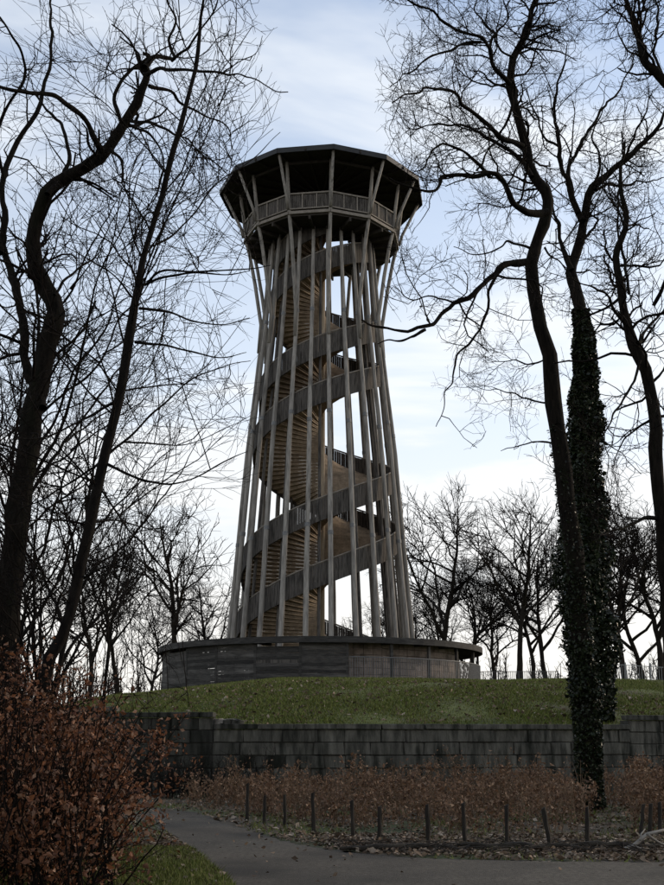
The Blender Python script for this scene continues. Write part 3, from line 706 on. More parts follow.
# R3: right-edge tree
Y3 = 25.0
R3_trunk = ([foot(674, Y3)] + tr(FULL, [(672, 700), (668, 600), (661, 520), (656, 450), (653, 396), (636, 352), (627, 325), (621, 290), (618, 255), (626, 225), (620, 185), (624, 140)], Y3, .6, .3), 0.25, 0.025)
R3_limbs = [
    (tr(C4, [(580, 170), (550, 130), (520, 100), (490, 90), (450, 60)], Y3 + .3, -2), 0.06, 0.015),
    (tr(C4, [(605, 210), (630, 180), (664, 140), (700, 110)], Y3 + .3, 2), 0.06, 0.02),
    (tr(C4, [(610, 250), (590, 300), (560, 360), (530, 400), (505, 440)], Y3 + .3, -2), 0.045, 0.012),
    (tr(C4, [(650, 375), (610, 395), (575, 440), (555, 500)], Y3 + .3, 2), 0.045, 0.012),
    (tr(C8, [(585, 664), (570, 560), (558, 480), (572, 420), (590, 370)], Y3 + .3, 1.5), 0.05, 0.015),
    (tr(CR3, [(655, 160), (620, 160), (580, 172), (545, 195), (500, 190)], Y3 + .3, -1.5), 0.07, 0.015),
    (tr(C8, [(640, 690), (664, 620), (680, 560), (670, 500)], Y3 + .3, -1.5), 0.06, 0.02),
]
make_tree("edge_tree", "bare dark tree at the right edge with its kinked trunk forking beside the ivy tree", R3_trunk, R3_limbs, scale_levels(OAK, 1.0, .85), 23, tmin_trunk=0.35, knob=0.06, rs=.8)

# R4: tree outside the frame whose crown hangs in at the top right
Y4 = 24.0
R4_trunk = ([foot(770, Y4)] + tr(FULL, [(765, 700), (750, 500), (735, 300), (715, 190), (690, 120), (664, 80), (644, 58), (636, 27), (628, 4), (620, -30)], Y4, .5), 0.28, 0.03)
R4_limbs = [
    (tr(C8, [(664, 180), (640, 120), (655, 60), (640, 0), (650, -40)], Y4 + .4, 1), 0.06, 0.02),
    (tr(C8, [(620, 130), (590, 125), (565, 90), (555, 50)], Y4 + .4, -1), 0.04, 0.012),
    (tr(C8, [(600, 60), (580, 20), (560, -10)], Y4 + .4, 1), 0.04, 0.012),
]
make_tree("leaning_tree", "bare crown leaning into the top right corner above the edge tree", R4_trunk, R4_limbs, scale_levels(OAK, 1.0, .9), 24, tmin_trunk=0.6, rs=.72)

# L1: big crooked oak on the left
YL = 21.0
L1_trunk = ([foot(4, YL)] + tr(FULL, [(6, 660), (10, 600), (17, 520), (24, 480), (31, 419), (42, 370), (50, 338), (55, 306), (42, 282), (34, 260), (36, 226), (47, 194), (72, 176), (102, 154), (122, 127), (140, 95), (147, 72), (144, 62)], YL, -.5, .8), 0.30, 0.075)
L1_limbs = [
    (tr(C7, [(320, 150), (335, 132), (350, 128), (372, 132), (388, 126), (380, 90), (390, 50), (370, 0), (375, -40)], YL - .5, 1.5), 0.085, 0.02),
    (tr(C7, [(380, 135), (420, 110), (450, 60), (475, 20), (490, -30)], YL - .3, -1.5), 0.045, 0.015),
    (tr(C7, [(325, 165), (350, 152), (385, 155), (430, 158), (490, 165), (520, 158), (570, 175), (640, 200)], YL - .5, -2.5), 0.06, 0.012),
    (tr(C7, [(330, 190), (370, 195), (400, 230), (450, 255), (490, 270), (510, 300), (500, 330)], YL - .5, 2), 0.055, 0.012),
    (tr(C7, [(290, 268), (340, 275), (390, 295), (430, 320), (440, 350)], YL - .4, -2), 0.05, 0.012),
    (tr(C7, [(285, 275), (330, 305), (355, 345), (350, 400), (335, 440), (300, 470)], YL - .4, 1.5), 0.045, 0.01),
    (tr(C7, [(245, 330), (270, 360), (272, 400), (250, 395)], YL - .4, -.6), 0.05, 0.02),
    (tr(C7, [(268, 270), (255, 220), (270, 180), (290, 150), (330, 120), (318, 112)], YL - .4, .6), 0.065, 0.04),
    (tr(C7, [(225, 335), (210, 300), (180, 260), (140, 240), (110, 220), (60, 200), (0, 195), (-40, 180)], YL - .4, -2.5), 0.10, 0.035),
    (tr(C7, [(105, 430), (135, 390), (150, 340), (135, 280), (100, 240), (75, 215), (20, 190)], YL, 2), 0.085, 0.02),
    (tr(C7, [(325, 155), (290, 150), (250, 170), (220, 180)], YL - .4, 1.5), 0.035, 0.012),
    (tr(C7, [(490, 165), (530, 130), (560, 110), (575, 75)], YL - 2, -1), 0.02, 0.008),
    (tr(CL, [(110, 420), (92, 335), (70, 250), (60, 180), (45, 110), (20, 30), (0, -30)], YL + .3, 1.5), 0.15, 0.10),
    (tr(C7, [(0, 560), (10, 480), (5, 400), (30, 330), (85, 240), (98, 170), (120, 100), (118, 40), (112, 0), (118, -50)], YL + 1.5, 2), 0.11, 0.03),
    (tr(C7, [(10, 400), (-5, 320), (5, 260), (50, 170), (55, 130), (30, 80), (0, 30)], YL + 1.5, -2), 0.06, 0.03),
    (tr(CL, [(145, 120), (200, 60), (250, 20), (290, -30)], YL, 2), 0.05, 0.012),
    (tr(CL, [(100, 400), (150, 300), (210, 220), (300, 160), (350, 115)], YL, -2), 0.035, 0.010),
    (tr(CL, [(70, 520), (130, 440), (220, 400), (310, 330)], YL, 2), 0.03, 0.010),
]
make_tree("oak_tree", "gnarled bare oak on the left whose main limb sweeps right to a knobbly crook", L1_trunk, L1_limbs, scale_levels(OAK, .95, .70), 31, tmin_trunk=0.3, knob=0.05, rs=.72, xlim=(-1, [0, 6, 11, 15], [-2.6, -2.2, -1.5, -.9]))

# L2: slender leaning beech
YB = 15.5
L2_trunk = ([foot(22, YB)] + tr(FULL, [(43, 685), (67, 626), (80, 567), (95, 501), (108, 440), (122, 385), (130, 335), (136, 295), (141, 268), (151, 235), (163, 194), (172, 154), (181, 127), (192, 85), (199, 45), (203, 5), (208, -30)], YB, .8), 0.13, 0.018)
L2_limbs = [
    (tr(CL, [(375, 95), (430, 75), (520, 60), (600, 62), (664, 55)], YB + .5, -1.5), 0.035, 0.008),
    (tr(CL, [(370, 155), (450, 165), (520, 190), (600, 195), (664, 180)], YB + .5, 1.2), 0.034, 0.008),
    (tr(CL, [(360, 245), (430, 250), (500, 270), (580, 285), (660, 270)], YB + .4, -1), 0.032, 0.008),
    (tr(CL, [(290, 540), (350, 490), (420, 420), (500, 350), (600, 310), (664, 295)], YB + .3, 1.2), 0.033, 0.008),
    (tr(CL, [(282, 568), (350, 600), (430, 620), (500, 610), (600, 565), (660, 540)], YB + .2, -1.2), 0.036, 0.008),
    (tr(CL, [(330, 510), (430, 518), (520, 510), (664, 440)], YB + .2, 1.5), 0.025, 0.006),
    (tr(C7, [(340, 545), (380, 520), (430, 470), (490, 400), (560, 350), (620, 290)], YB + .5, 1.5), 0.030, 0.008),
    (tr(C7, [(322, 630), (360, 605), (460, 605), (560, 595), (600, 590)], YB + .5, -1.5), 0.032, 0.008),
    (tr(C7, [(335, 520), (320, 490), (290, 440), (265, 410), (250, 380)], YB + .5, 1), 0.026, 0.008),
    (tr(C7, [(385, 330), (420, 260), (460, 180), (480, 110)], YB + .7, -1), 0.02, 0.006),
    (tr(CL, [(350, 125), (300, 70), (230, 20), (160, -20)], YB + .5, -1.5), 0.028, 0.008),
    (tr(CL, [(318, 395), (220, 450), (120, 495), (40, 500)], YB + .3, -1.2), 0.033, 0.008),
    (tr(CL, [(270, 565), (180, 620), (110, 664), (20, 700)], YB + .3, 1.2), 0.030, 0.008),
    (tr(CL2, [(235, 185), (300, 178), (360, 195), (420, 210)], YB + .2, 1.2), 0.026, 0.008),
    (tr(CL2, [(250, 90), (330, 200), (390, 270), (440, 340)], YB + .2, -.8), 0.024, 0.006),
    (tr(CL2, [(215, 190), (150, 180), (90, 180), (20, 190)], YB + .2, -1.2), 0.03, 0.008),
    (tr(CL2, [(205, 330), (280, 300), (350, 310), (400, 340)], YB + .2, -1.2), 0.024, 0.006),
]
make_tree("beech_tree", "slender young beech leaning right before the left oak, with long fine side branches", L2_trunk, L2_limbs, scale_levels(BEECH, 1.0, 1.18), 32, bark="bark2", tmin_trunk=0.12, knob=0.02, rs=.68, xlim=(-1, [0, 3, 5.5, 9, 12], [-2.6, -1.7, -1.05, -1.15, -.75]))

# L3: thin stems crowding the left edge
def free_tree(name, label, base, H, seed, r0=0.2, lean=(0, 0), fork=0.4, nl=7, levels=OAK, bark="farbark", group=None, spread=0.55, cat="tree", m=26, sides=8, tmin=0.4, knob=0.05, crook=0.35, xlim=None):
    rr = random.Random(seed); base = Vector(base)
    pts = [base]; d = Vector((lean[0], lean[1], 1)).normalized(); n = 9; p = base.copy()
    for i in range(n):
        d = (d + Vector((rr.uniform(-1, 1), rr.uniform(-1, 1), 0.25)) * crook * 0.3).normalized(); p = p + d * (H / n); pts.append(p.copy())
    limbs = []
    for k in range(nl):
        f = fork + (1 - fork) * (k + .3) / nl * 0.85; i = int(f * n); q = pts[i].lerp(pts[min(i + 1, n)], f * n - i)
        a = rr.uniform(0, 2 * pi) if nl > 3 else k * 2.4; e = Vector((cos(a), sin(a), 0)) * spread + Vector((0, 0, rr.uniform(.35, .9))); e.normalize()
        ln = H * (1 - f) * rr.uniform(.65, 1.05) + H * .10; lp = [q.copy()]; x = q.copy()
        for s in range(5):
            e = (e + Vector((rr.uniform(-1, 1), rr.uniform(-1, 1), rr.uniform(-.3, .8))) * crook * .6).normalized(); x = x + e * ln / 5; lp.append(x.copy())
        rl = r0 * (1 - f) * 0.75 + r0 * .12; limbs.append((lp, rl, r0 * .1))
        if nl > 4 and ln > 2:   # one fork on the limb
            x = lp[2].copy(); e2 = Vector((cos(a + 1.1), sin(a + 1.1), .8)).normalized(); l2 = [x.copy()]
            for s in range(3):
                e2 = (e2 + Vector((rr.uniform(-1, 1), rr.uniform(-1, 1), rr.uniform(-.2, .6))) * crook * .6).normalized(); x = x + e2 * ln * .2; l2.append(x.copy())
            limbs.append((l2, rl * .55, r0 * .08))
    return make_tree(name, label, (pts, r0, r0 * .12), limbs, levels, seed, bark=bark, m=m, sides=sides, group=group, tmin_trunk=tmin, knob=knob, cat=cat, xlim=xlim)

FINE = [dict(dens=1.2, L0=2.0, ang=0.85, wig=0.2, up=0.05, nseg=4, rmin=0.009, rfac=0.5, rad0=0.02, sides=4),
        dict(dens=2.6, L0=1.1, ang=0.7, wig=0.22, up=0.05, nseg=3, rmin=0.008, rfac=0.6, sides=3),
        dict(dens=3.2, L0=0.55, ang=0.7, wig=0.25, up=0.05, nseg=2, rmin=0.0055, rfac=0.7, sides=3, lim=5000)]
left_specs = [(-6.3, 22.5, 13.5, .09, (.02, 0), "thin upright tree at the left edge, left of the big oak"),
              (-8.0, 27.5, 12, .09, (.0, 0), "thin tree close behind the big left oak"),
              (-8.6, 34.0, 12, .10, (-.04, 0), "bare tree beyond the end of the wall, left of the mound"),
              (-4.9, 18.5, 5.8, .05, (.12, 0), "short bare sapling growing out of the brown beech bush"),
              (-5.7, 20.0, 9.0, .07, (-.05, 0), "slim bare sapling rising behind the beech bush at the left oak's foot"),
              (-7.4, 37.5, 7.5, .07, (.0, 0), "slim bare tree standing on the wall's raised left part"),
              (-3.9, 16.5, 4.4, .04, (.05, 0), "low twiggy sapling at the beech bush's right side")]
for i, (x, y, H, r0, ln, lb) in enumerate(left_specs):
    free_tree("young_tree", lb, (x, y, ground_z(x, y) - .1), H, 60 + i, r0, ln, fork=.3, nl=8, levels=FINE, group="young trees on the left", crook=.5, xlim=(-1, [0, 30], [x * .0 + (-0.135 * y), -0.125 * y]), spread=.42, bark="bark2", tmin=.2)

# ------------------------------------------------------------------ background trees
# five meshes grown once, then copied
protos = []
BG = [dict(dens=1.3, L0=2.8, ang=0.75, wig=0.22, up=0.06, nseg=4, rmin=0.025, rfac=0.5, rad0=0.06, sides=4),
      dict(dens=3.0, L0=1.4, ang=0.7, wig=0.25, up=0.05, nseg=3, rmin=0.017, rfac=0.6, sides=3),
      dict(dens=3.4, L0=0.8, ang=0.7, wig=0.25, up=0.05, nseg=2, rmin=0.011, rfac=0.7, sides=3, lim=7000)]
bspec = [  # px, py of the foot, distance, height, proto, label
    (178, 88, 12.6, 0, "tall bare tree with a narrow rounded crown left of the tower"),
    (208, 100, 9.5, 1, "smaller bare tree between the tall one and the tower's left side"),
    (150, 96, 7.5, 2, "low bare tree just left of the round enclosure"),
    (118, 92, 10.5, 3, "bare tree above the left end of the wall"),
    (90, 104, 12.5, 4, "bare tree far left behind the leaning beech, taller"),
    (232, 118, 9.0, 2, "distant bare tree whose crown touches the tower's left edge"),
    (5, 108, 13.0, 0, "distant bare tree at the left edge"),
    (432, 90, 12.3, 1, "bare tree right behind the tower's right side, tallest there"),
    (452, 112, 9.0, 3, "bare tree behind the enclosure's right end"),
    (470, 104, 9.5, 2, "low spreading bare tree above the enclosure's right end"),
    (496, 118, 10.0, 4, "distant bare tree right of the enclosure"),
    (520, 84, 10.8, 0, "dark bare tree with two stems midway between tower and oak"),
    (535, 92, 9.0, 4, "leaning bare tree just left of the oak trunk"),
    (550, 110, 12.5, 1, "bare tree half hidden by the oak trunk"),
    (612, 100, 11.5, 3, "bare tree seen right of the ivy tree"),
    (626, 82, 10.0, 0, "bare tree behind the pale railing on the right"),
    (645, 112, 13.0, 2, "distant bare tree near the right edge"),
    (664, 96, 12.5, 4, "bare tree at the right edge behind the mound"),
    (700, 104, 14.0, 1, "bare tree just past the right edge"),
    (410, 124, 9.5, 4, "distant bare tree seen between the tower's right poles"),
    (380, 120, 8.5, 2, "distant bare tree seen through the tower's lower right side"),
    (300, 122, 8.5, 0, "distant bare tree hidden mostly by the tower's stairs"),
    (262, 116, 8.5, 3, "distant bare tree seen through the tower's lower left side"),
]
crook = [.35, .45, .55, .3, .5]; forks = [.35, .3, .22, .4, .28]; spreads = [.5, .8, 1.0, .45, .8]
roots = []
for i, (px, Yb, H, pi_, lb) in enumerate(bspec):
    z = 4.6; x = (px - 332) * (Yb * cos(PITCH) + 3 * sin(PITCH)) / FPX
    z = ground_z(x, Yb) - .1
    if pi_ not in [p[0] for p in protos]:
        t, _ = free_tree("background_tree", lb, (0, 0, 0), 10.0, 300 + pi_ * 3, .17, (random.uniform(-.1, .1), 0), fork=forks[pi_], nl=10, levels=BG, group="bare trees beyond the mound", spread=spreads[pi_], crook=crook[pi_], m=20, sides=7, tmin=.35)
        protos.append((pi_, t)); root = t; kids = list(t.children)
    else:
        src = dict(protos)[pi_]; root = src.copy(); COL.objects.link(root); root["label"] = lb
        for ch in [c for c in bpy.data.objects if c.parent == src]:
            c = ch.copy(); COL.objects.link(c); c.parent = root
    root.location = (x, Yb, z); root.rotation_euler = (0, 0, (i * 2.399) % 6.28); s = H / 10 * (1.22 if px > 400 else 1.12)
    root.scale = (s * 1.05, s * 1.05, s)

# far wood: reads as one grey-brown mass on the horizon
rng = np.random.default_rng(99)
n = 520; ang = rng.uniform(-0.6, 0.6, n); dist = rng.uniform(150, 230, n)
B = np.stack([dist * np.sin(ang), dist * np.cos(ang), np.full(n, 3.5)], 1)
hgt = rng.uniform(7, 12, n); P = np.repeat(B[:, None], 5, 1); P[:, :, 2] += hgt[:, None] * np.linspace(0, 1, 5); P[:, 1:, :2] += rng.normal(size=(n, 4, 2)) * .3
R = np.linspace(.16, .04, 5)[None].repeat(n, 0)
V1, F1 = tubes(P, R, 4)
C, RR = sprout(rng, P, R, 1.1, 3.0, .7, .2, .06, 3, .05, .6, tmin=.2); V2, F2 = tubes(C, RR, 3)
C2, RR2 = sprout(rng, C, RR, 1.2, 1.4, .7, .2, .05, 2, .035, .7, lim=20000); V3, F3 = tubes(C2, RR2, 3)
V = np.concatenate([V1, V2, V3]); F = np.concatenate([F1, F2 + len(V1), F3 + len(V1) + len(V2)])
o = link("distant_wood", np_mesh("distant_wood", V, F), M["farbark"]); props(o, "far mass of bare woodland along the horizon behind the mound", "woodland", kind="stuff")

# ------------------------------------------------------------------ ivy
def ivy_on(parent, P, R, z0, z1, n, size, width, rng, pw=1.0):
    m = len(P); z = P[:, 2]; t = z0 + (z1 - z0) * rng.random(n) ** pw
    X = np.stack([np.interp(t, z, P[:, k]) for k in range(3)], 1); X[:, 2] = t; r = np.interp(t, z, R)
    a = rng.uniform(0, 2 * pi, n); cl = np.array([noise.noise((cos(b) * 1.6, sin(b) * 1.6, h * .9)) for b, h in zip(a, t)])
    cl2 = np.array([noise.noise((cos(b) * 3.1, sin(b) * 3.1, h * 2.2 + 30)) for b, h in zip(a, t)])
    w = width(t) * (1 + 0.75 * cl + 0.5 * cl2)
    rad = r + np.maximum(w, 0.03) * rng.random(n) ** 0.55
    X[:, 0] += rad * np.cos(a); X[:, 1] += rad * np.sin(a)
    V, F = quads_at(X - np.array(parent.location), size, rng, 0.2, 0.12)
    o = link("ivy", np_mesh("ivy", V, F), M["ivy"], parent); o["kind"] = "stuff"
P2, R2 = r2data[0][0], r2data[1][0]
k2 = 24; ivz = P2[:k2]; rng = np.random.default_rng(5)
ztop = float(P2[19, 2])
z_b = at(598, 735, Y2)[2]
ivk = [735, 690, 640, 578, 514, 400, 338, 300]; ivh = [at(590, q, Y2)[2] for q in ivk]
ivy_on(r2, ivz, R2[:k2], ivh[0], ivh[-1], 46000, 0.125, lambda t: np.interp(t, ivh, [.20, .42, .60, .70, .50, .32, .17, .05]), rng)
P1, R1 = r1data[0][0], r1data[1][0]
ivy_on(r1, P1[:18], R1[:18], 0.1, 3.9, 7500, 0.070, lambda t: np.interp(t, [0, 1.2, 2.2, 3.4], [.02, .07, .12, .09]), rng)
ivy_on(r1, P1[:22], R1[:22], 2.6, 5.6, 2600, 0.070, lambda t: np.interp(t, [2.6, 3.6, 5.6], [.18, .10, .02]), rng, 1.9)
ivy_on(r1, P1[:26], R1[:26], 4.6, 9.5, 1100, 0.065, lambda t: np.interp(t, [4.6, 9.5], [.06, .01]), rng, 1.9)

# ------------------------------------------------------------------ mound grass
rng = np.random.default_rng(12)
n = 190000; ph = rng.uniform(-.42, .55, n); r = np.sqrt(rng.uniform(9.9 ** 2, 35.5 ** 2, n)); X = TX + r * np.sin(ph * (1 + .8 * (36 - r) / 26)); Yv = TY - r * np.cos(ph * (1 + .8 * (36 - r) / 26))
gzv = ground_zv(X, Yv, 1) - .03
V, F = blades_at(np.stack([X, Yv, gzv], 1), 0.12, 0.030, rng)
o = link("mound_grass", np_mesh("mound_grass", V, F), M["blade"]); props(o, "rough dark green grass covering the mound between wall and enclosure", "grass", kind="stuff")
# dead leaves and tussocks on the mound
n = 2200; ph = rng.uniform(-.40, .5, n); r = rng.uniform(22, 35.6, n); X = TX + r * np.sin(ph); Yv = TY - r * np.cos(ph)
gzv = ground_zv(X, Yv, 1) + .06
V, F = quads_at(np.stack([X, Yv, gzv], 1), .13, rng, .5)
o = link("mound_leaves", np_mesh("mound_leaves", V, F), M["litter"]); props(o, "dead brown leaves strewn over the mound grass", "leaves", kind="stuff")

# ------------------------------------------------------------------ low brown hedge before the wall
def stems(rng, B, H, r, lean=.25, nseg=4):
    n = len(B); P = np.empty((n, nseg + 1, 3)); P[:, 0] = B; d = rng.normal(size=(n, 3)) * lean; d[:, 2] = 1; d /= np.linalg.norm(d, axis=1, keepdims=True)
    for s in range(nseg):
        d = d + rng.normal(size=(n, 3)) * .12; d[:, 2] += .03; d /= np.linalg.norm(d, axis=1, keepdims=True); P[:, s + 1] = P[:, s] + d * (H / nseg)[:, None]
    R = (r * np.ones(n))[:, None] * np.linspace(1, .4, nseg + 1)[None]
    return P, R
rng = np.random.default_rng(44)
hedge = empty("beech_hedge", (3, 27, 0), "wide band of low brown-leaved beech shrubs between the stakes and the retaining wall", "hedge")
n = 2600; hx = rng.uniform(-3.8, 15, n); hy = rng.uniform(20.6, 34.2, n)
# keep clear of the path on the left
edge = np.interp(hx, [-4.2, -3.0, -1.2, 0.5, 3, 15], [31.0, 28.0, 24.5, 21.6, 20.4, 20.2]); k = (hy > edge) & ~((np.abs(hx - 6.45 * hy / 27.5) < .38) & (hy < 27.6)) & (np.array([noise.noise((a * .9, b * .9, 17)) for a, b in zip(hx, hy)]) > -.22); hx, hy = hx[k], hy[k]; n = len(hx)
dens = np.array([noise.noise((a * .5, b * .4, 3)) for a, b in zip(hx, hy)]); H = (.74 + .8 * dens) * rng.uniform(.5, 1.25, n); H *= np.interp(hx, [-3.8, -1.5, 1], [.9, .9, 1.0])
P, R = stems(rng, np.stack([hx, hy, np.zeros(n)], 1), H, .010)
V1, F1 = tubes(P, R, 3)
C, RR = sprout(rng, P, R, 5, .38, .7, .2, .05, 3, .005, .6, tmin=.25); V2, F2 = tubes(C, RR, 3)
o = link("stems", np_mesh("stems", np.concatenate([V1, V2]) - [3, 27, 0], np.concatenate([F1, F2 + len(V1)])), M["straw"], hedge); o["kind"] = "stuff"
sel = rng.integers(0, len(C), 60000); LP = C[sel, rng.integers(1, 4, len(sel))] + rng.normal(size=(len(sel), 3)) * .05
ld = np.array([noise.noise((a * .8, b * .6, 9)) for a, b in LP[:, :2]]); LP = LP[(ld > rng.uniform(-.35, .45, len(LP)))]
sel = rng.integers(0, len(P), 26000); f_ = rng.random(len(sel)) ** 1.2; LP2 = P[sel, 0] * (1 - f_[:, None]) + P[sel, 4] * f_[:, None] + rng.normal(size=(len(sel), 3)) * .10; LP2[:, 2] = np.abs(LP2[:, 2]) + .03
LP = np.concatenate([LP, LP2])
V, F = quads_at(LP - [3, 27, 0], .058, rng); o = link("leaves", np_mesh("leaves", V, F), M["hedgeleaf"], hedge); o["kind"] = "stuff"

# taller bramble thicket under the wall at the path's end
th = empty("bramble_thicket", (-4, 33.5, 0), "dark leafless thicket at the foot of the wall where the path bends left", "shrub")
n = 420; bx = rng.uniform(-8.5, -1.5, n); by = 34.6 + rng.uniform(-1.3, .4, n) + .03 * bx
P, R = stems(rng, np.stack([bx, by, np.zeros(n)], 1), rng.uniform(.5, 1.5, n), .009, .4)
V1, F1 = tubes(P, R, 3); C, RR = sprout(rng, P, R, 4, .5, .8, .25, .0, 3, .005, .6); V2, F2 = tubes(C, RR, 3)
o = link("stems", np_mesh("stems", np.concatenate([V1, V2]) - [-4, 33.5, 0], np.concatenate([F1, F2 + len(V1)])), M["twig"], th); o["kind"] = "stuff"

# ------------------------------------------------------------------ big brown bush, lower left
bush = empty("beech_bush", (-4.5, 12, 0), "big rusty-brown beech bush with dry leaves filling the lower left", "bush")
n = 1150; by = rng.uniform(10.2, 17.5, n); bx = rng.uniform(-8.0, 0, n)
right = np.interp(by, [10, 12, 14, 16, 18], [-1.95, -2.12, -2.5, -3.0, -3.9]); k = bx < right; bx, by, right = bx[k], by[k], right[k]; n = len(bx)
dist_r = right - bx
top = np.interp(dist_r, [0, .25, .8, 1.6, 3, 5], [1.35, 1.85, 2.25, 2.55, 2.75, 2.8]) * rng.uniform(.75, 1.08, n) * np.interp(by, [10, 12, 17], [.84, .95, 1.18])
tall = (rng.random(n) < .16) & (dist_r > .9); top = np.where(tall, top * rng.uniform(1.15, 1.5, n), top)
P, R = stems(rng, np.stack([bx, by, np.zeros(n)], 1), top, .013, .16, 6)
V1, F1 = tubes(P, R, 3)
C, RR = sprout(rng, P, R, 6.0, .55, .85, .22, .04, 3, .005, .5, tmin=.06); V2, F2 = tubes(C, RR, 3)
C2, RR2 = sprout(rng, C, RR, 4, .22, .8, .2, .02, 2, .003, .7, lim=9000); V3, F3 = tubes(C2, RR2, 3)
o = link("stems", np_mesh("stems", np.concatenate([V1, V2, V3]) - [-4.5, 12, 0], np.concatenate([F1, F2 + len(V1), F3 + len(V1) + len(V2)])), M["twig"], bush); o["kind"] = "stuff"
sel = rng.integers(0, len(C), 235000); LP = C[sel, rng.integers(1, 4, len(sel))] + rng.normal(size=(len(sel), 3)) * .05
ld = np.array([noise.noise((a * 1.7, b * 1.7, c * 1.7)) for a, b, c in LP]); tp = np.interp(LP[:, 2], [0, 1.8, 2.3, 3.2], [1, 1, .5, .10])
LP = LP[(ld * .9 + .45 > rng.random(len(LP))) & (rng.random(len(LP)) < tp)]
V, F = quads_at(LP - [-4.5, 12, 0], .044, rng, 0, .22); o = link("leaves", np_mesh("leaves", V, F), M["beech"], bush); o["kind"] = "stuff"

# ------------------------------------------------------------------ verge: litter and grass
def in_road(x, y):
    ef = np.interp(x, [p[0] for p in edge_far], [p[1] for p in edge_far])
    el = np.interp(y, [p[1] for p in edge_left[:7]], [p[0] for p in edge_left[:7]])
    return (y < ef) & (x > el)
n = 60000; X = rng.uniform(-7, 13, n); Yv = rng.uniform(12.5, 34, n); Yv[:30000] = rng.uniform(16, 20.5, 30000)
k = ~in_road(X, Yv); k |= (rng.random(n) < .02)
cl = np.array([noise.noise((a * 1.1, b * 1.1, 0)) for a, b in zip(X, Yv)]); k &= cl > rng.uniform(-.6, .3, n)
X, Yv = X[k], Yv[k]; V, F = quads_at(np.stack([X, Yv, .03 + rng.random(len(X)) * .03], 1), .075, rng, .75, .12)
o = link("fallen_leaves", np_mesh("fallen_leaves", V, F), M["litter"]); props(o, "brown and pale dead leaves littering the verge beside the asphalt", "leaves", kind="stuff")
n = 90000; X = rng.uniform(-6, 13, n); Yv = rng.uniform(12.8, 30, n); Yv[:45000] = rng.uniform(12.8, 18, 45000); X[:45000] = rng.uniform(-4.2, -1.0, 45000)
k = ~in_road(X, Yv); cl = np.array([noise.noise((a * .6, b * .6, 5)) for a, b in zip(X, Yv)])
k &= (cl > rng.uniform(-.2, .35, n)) | ((X < -1) & (Yv < 18)); X, Yv = X[k], Yv[k]
V, F = blades_at(np.stack([X, Yv, np.zeros(len(X))], 1), .085, .009, rng)
o = link("verge_grass", np_mesh("verge_grass", V, F), M["blade"]); props(o, "short green grass along both edges of the path", "grass", kind="stuff")

# ------------------------------------------------------------------ stakes
def make_stake(px, py, hgt, lean, lb, i):
    x, y = g2(px, py); rr_ = random.Random(900 + i); bm = bmesh.new()
    bmesh.ops.create_cone(bm, cap_ends=True, segments=7, radius1=.038, radius2=.032, depth=1)
    bmesh.ops.subdivide_edges(bm, edges=[e for e in bm.edges if abs(e.verts[0].co.z - e.verts[1].co.z) > .5], cuts=4)
    for v in bm.verts:
        v.co.z += .5; v.co.x += .012 * noise.noise((v.co.x * 9, v.co.z * 4, i)) + rr_.uniform(-.005, .005); v.co.y += rr_.uniform(-.005, .005)
        if v.co.z > .95: v.co.z += v.co.x * .7
    me = bpy.data.meshes.new("wooden_stake"); bm.to_mesh(me); bm.free()
    o = link("wooden_stake", me, M["stake"], loc=(x, y, -.05), rot=(rr_.uniform(-.04, .04), lean, rr_.uniform(0, 6))); o.scale = (1, 1, hgt + .05)
    o.rotation_euler = (rr_.uniform(-.04, .04), lean, 0)
    props(o, lb, "stake", "stakes along the verge")
stk = [(247, 822, .75, .0, "leftmost stake, thin, beside the bend of the path"), (264, 825, .55, .03, "short stake second from the bend of the path"),
       (285, 828, .6, -.02, "stake third from the bend of the path, among brown shrubs"), (314, 834, .7, -.03, "slim stake halfway between the bend and the thickest dark stake"), (353.5, 839, .62, -.04, "thick black stake left of the centre of the verge"),
       (379, 842, .55, .02, "stake just right of the thick black stake"), (428.5, 846, .62, -.02, "thin stake midway along the verge, right of the gap"),
       (465.5, 848, .66, -.03, "straight dark stake near the middle of the verge line"), (507, 849, .64, .02, "stake between the straight one and the leaning one"),
       (551, 849, .60, -.14, "stake leaning left just left of the oak's foot"), (587, 848, .60, .05, "stake standing right before the oak's foot"),
       (640, 838, .55, .16, "first of three close leaning stakes by the fallen branch"), (649, 838, .56, .12, "middle of three close leaning stakes by the fallen branch"), (660, 838, .58, .06, "last of three close leaning stakes, at the right edge")]
for i, (a_, b_, h_, ln, lb) in enumerate(stk): make_stake(a_, b_, h_, ln, lb, i)

# long thin logs lying along the verge
for i, (x0, x1, yy, lb) in enumerate([(340, 470, 852, "long thin rotting log edging the verge left of centre"), (455, 585, 852, "dark log edging the verge under the oak's foot"), (560, 664, 850, "crooked log edging the verge by the three leaning stakes")]):
    pts = []; rr_ = random.Random(70 + i)
    for t in np.linspace(0, 1, 12):
        x, y = g2(x0 + (x1 - x0) * t, yy + rr_.uniform(-1.2, 1.2)); pts.append((x, y, .07 + rr_.uniform(-.02, .03)))
    m = MB(); m.tube(pts, [.018, .03, .045, .05, .048, .05, .045, .042, .04, .035, .028, .015], 8); o = m.build("fallen_log", M["deadlog"], smooth=True); props(o, lb, "log", "logs along the verge")
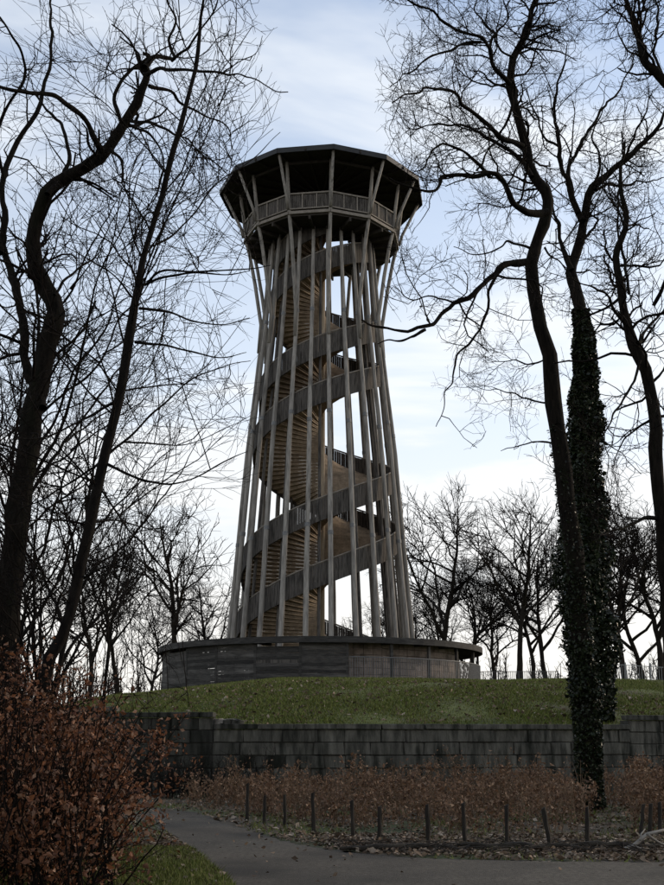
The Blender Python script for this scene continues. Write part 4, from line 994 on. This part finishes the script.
# pale fallen branch
def G(px, py, z): x, y = g2(px, py); return (x, y, z)
fb = empty("fallen_branch", G(632, 850, 0), "pale bleached forked branch lying on the verge at the lower right", "branch")
fo = Vector(fb.location)
for pts, r0, r1_ in [([(624, 851), (633, 846), (640, 840), (647, 834), (656, 832), (668, 829)], .035, .02), ([(647, 834), (652, 838), (660, 843), (670, 846)], .022, .012), ([(640, 840), (641, 834), (645, 829)], .016, .008), ([(633, 846), (640, 848), (650, 849)], .014, .008)]:
    m = MB(); q = []
    for i, (a_, b_) in enumerate(pts):
        p = at(a_, b_, 17.6 + .08 * i); q.append(Vector((p[0], p[1], max(.04, p[2]))) - fo)
    m.tube(q, list(np.linspace(r0, r1_, len(q))), 7); o = m.build("stem" if r0 > .03 else "twig", M["deadwood"], smooth=True); o.parent = fb
# twiggy debris
n = 500; X = rng.uniform(-1, 9.5, n); Yv = rng.uniform(16.9, 18.6, n); P, R = stems(rng, np.stack([X, Yv, np.full(n, .03)], 1), rng.uniform(.2, .8, n), .008, 3.0, 3)
P[:, :, 2] = np.clip(P[:, :, 2], .02, .12); kk = ~in_road(P[:, :, 0], P[:, :, 1]).any(axis=1); P, R = P[kk], R[kk]; V, F = tubes(P, R, 3)
o = link("twig_litter", np_mesh("twig_litter", V, F), M["deadlog"]); props(o, "broken twigs scattered along the verge below the stakes", "twigs", kind="stuff")

# ------------------------------------------------------------------ railings on the mound to the right
def rail_run(name, label, A_, B_, h, n, m, npost):
    A_, B_ = Vector(A_), Vector(B_); t = empty(name, A_, label, "railing"); d = math.atan2(B_.y - A_.y, B_.x - A_.x)
    b = MB(); b.box((0, 0, h / 2), (.028, .028, h - .1)); me = b.mesh("bar"); me.materials.append(m)
    for i in range(n):
        o = bpy.data.objects.new("bar", me); COL.objects.link(o); o.parent = t; q = A_.lerp(B_, (i + .5) / n) - A_; o.location = q; o.rotation_euler = (0, 0, d)
    for z in (.1, h - .05):
        q = MB(); q.beam((0, 0, z), B_ - A_ + Vector((0, 0, z)), .04, .04); o = q.build("rail", m); o.parent = t
    for i in range(npost):
        q = MB(); p = (B_ - A_) * i / (npost - 1); q.box((p.x, p.y, h / 2), (.07, .07, h + .1), d); o = q.build("post", m); o.parent = t
rail_run("dark_railing", "dark bar railing running right from the round enclosure along the mound top", (9.6, 76, ground_z(9.6, 76)), (15.5, 79, ground_z(15.5, 79)), 1.25, 46, M["iron"], 5)
rail_run("pale_railing", "pale bar railing among the trees at the right edge of the mound", (18.2, 78, ground_z(18.2, 78)), (25.5, 80, ground_z(25.5, 80)), 1.7, 40, M["pale"], 5)
print("TWIG TRIS", TRI[0], "total", sum(len(m.loops) - 2 * len(m.polygons) for m in bpy.data.meshes))
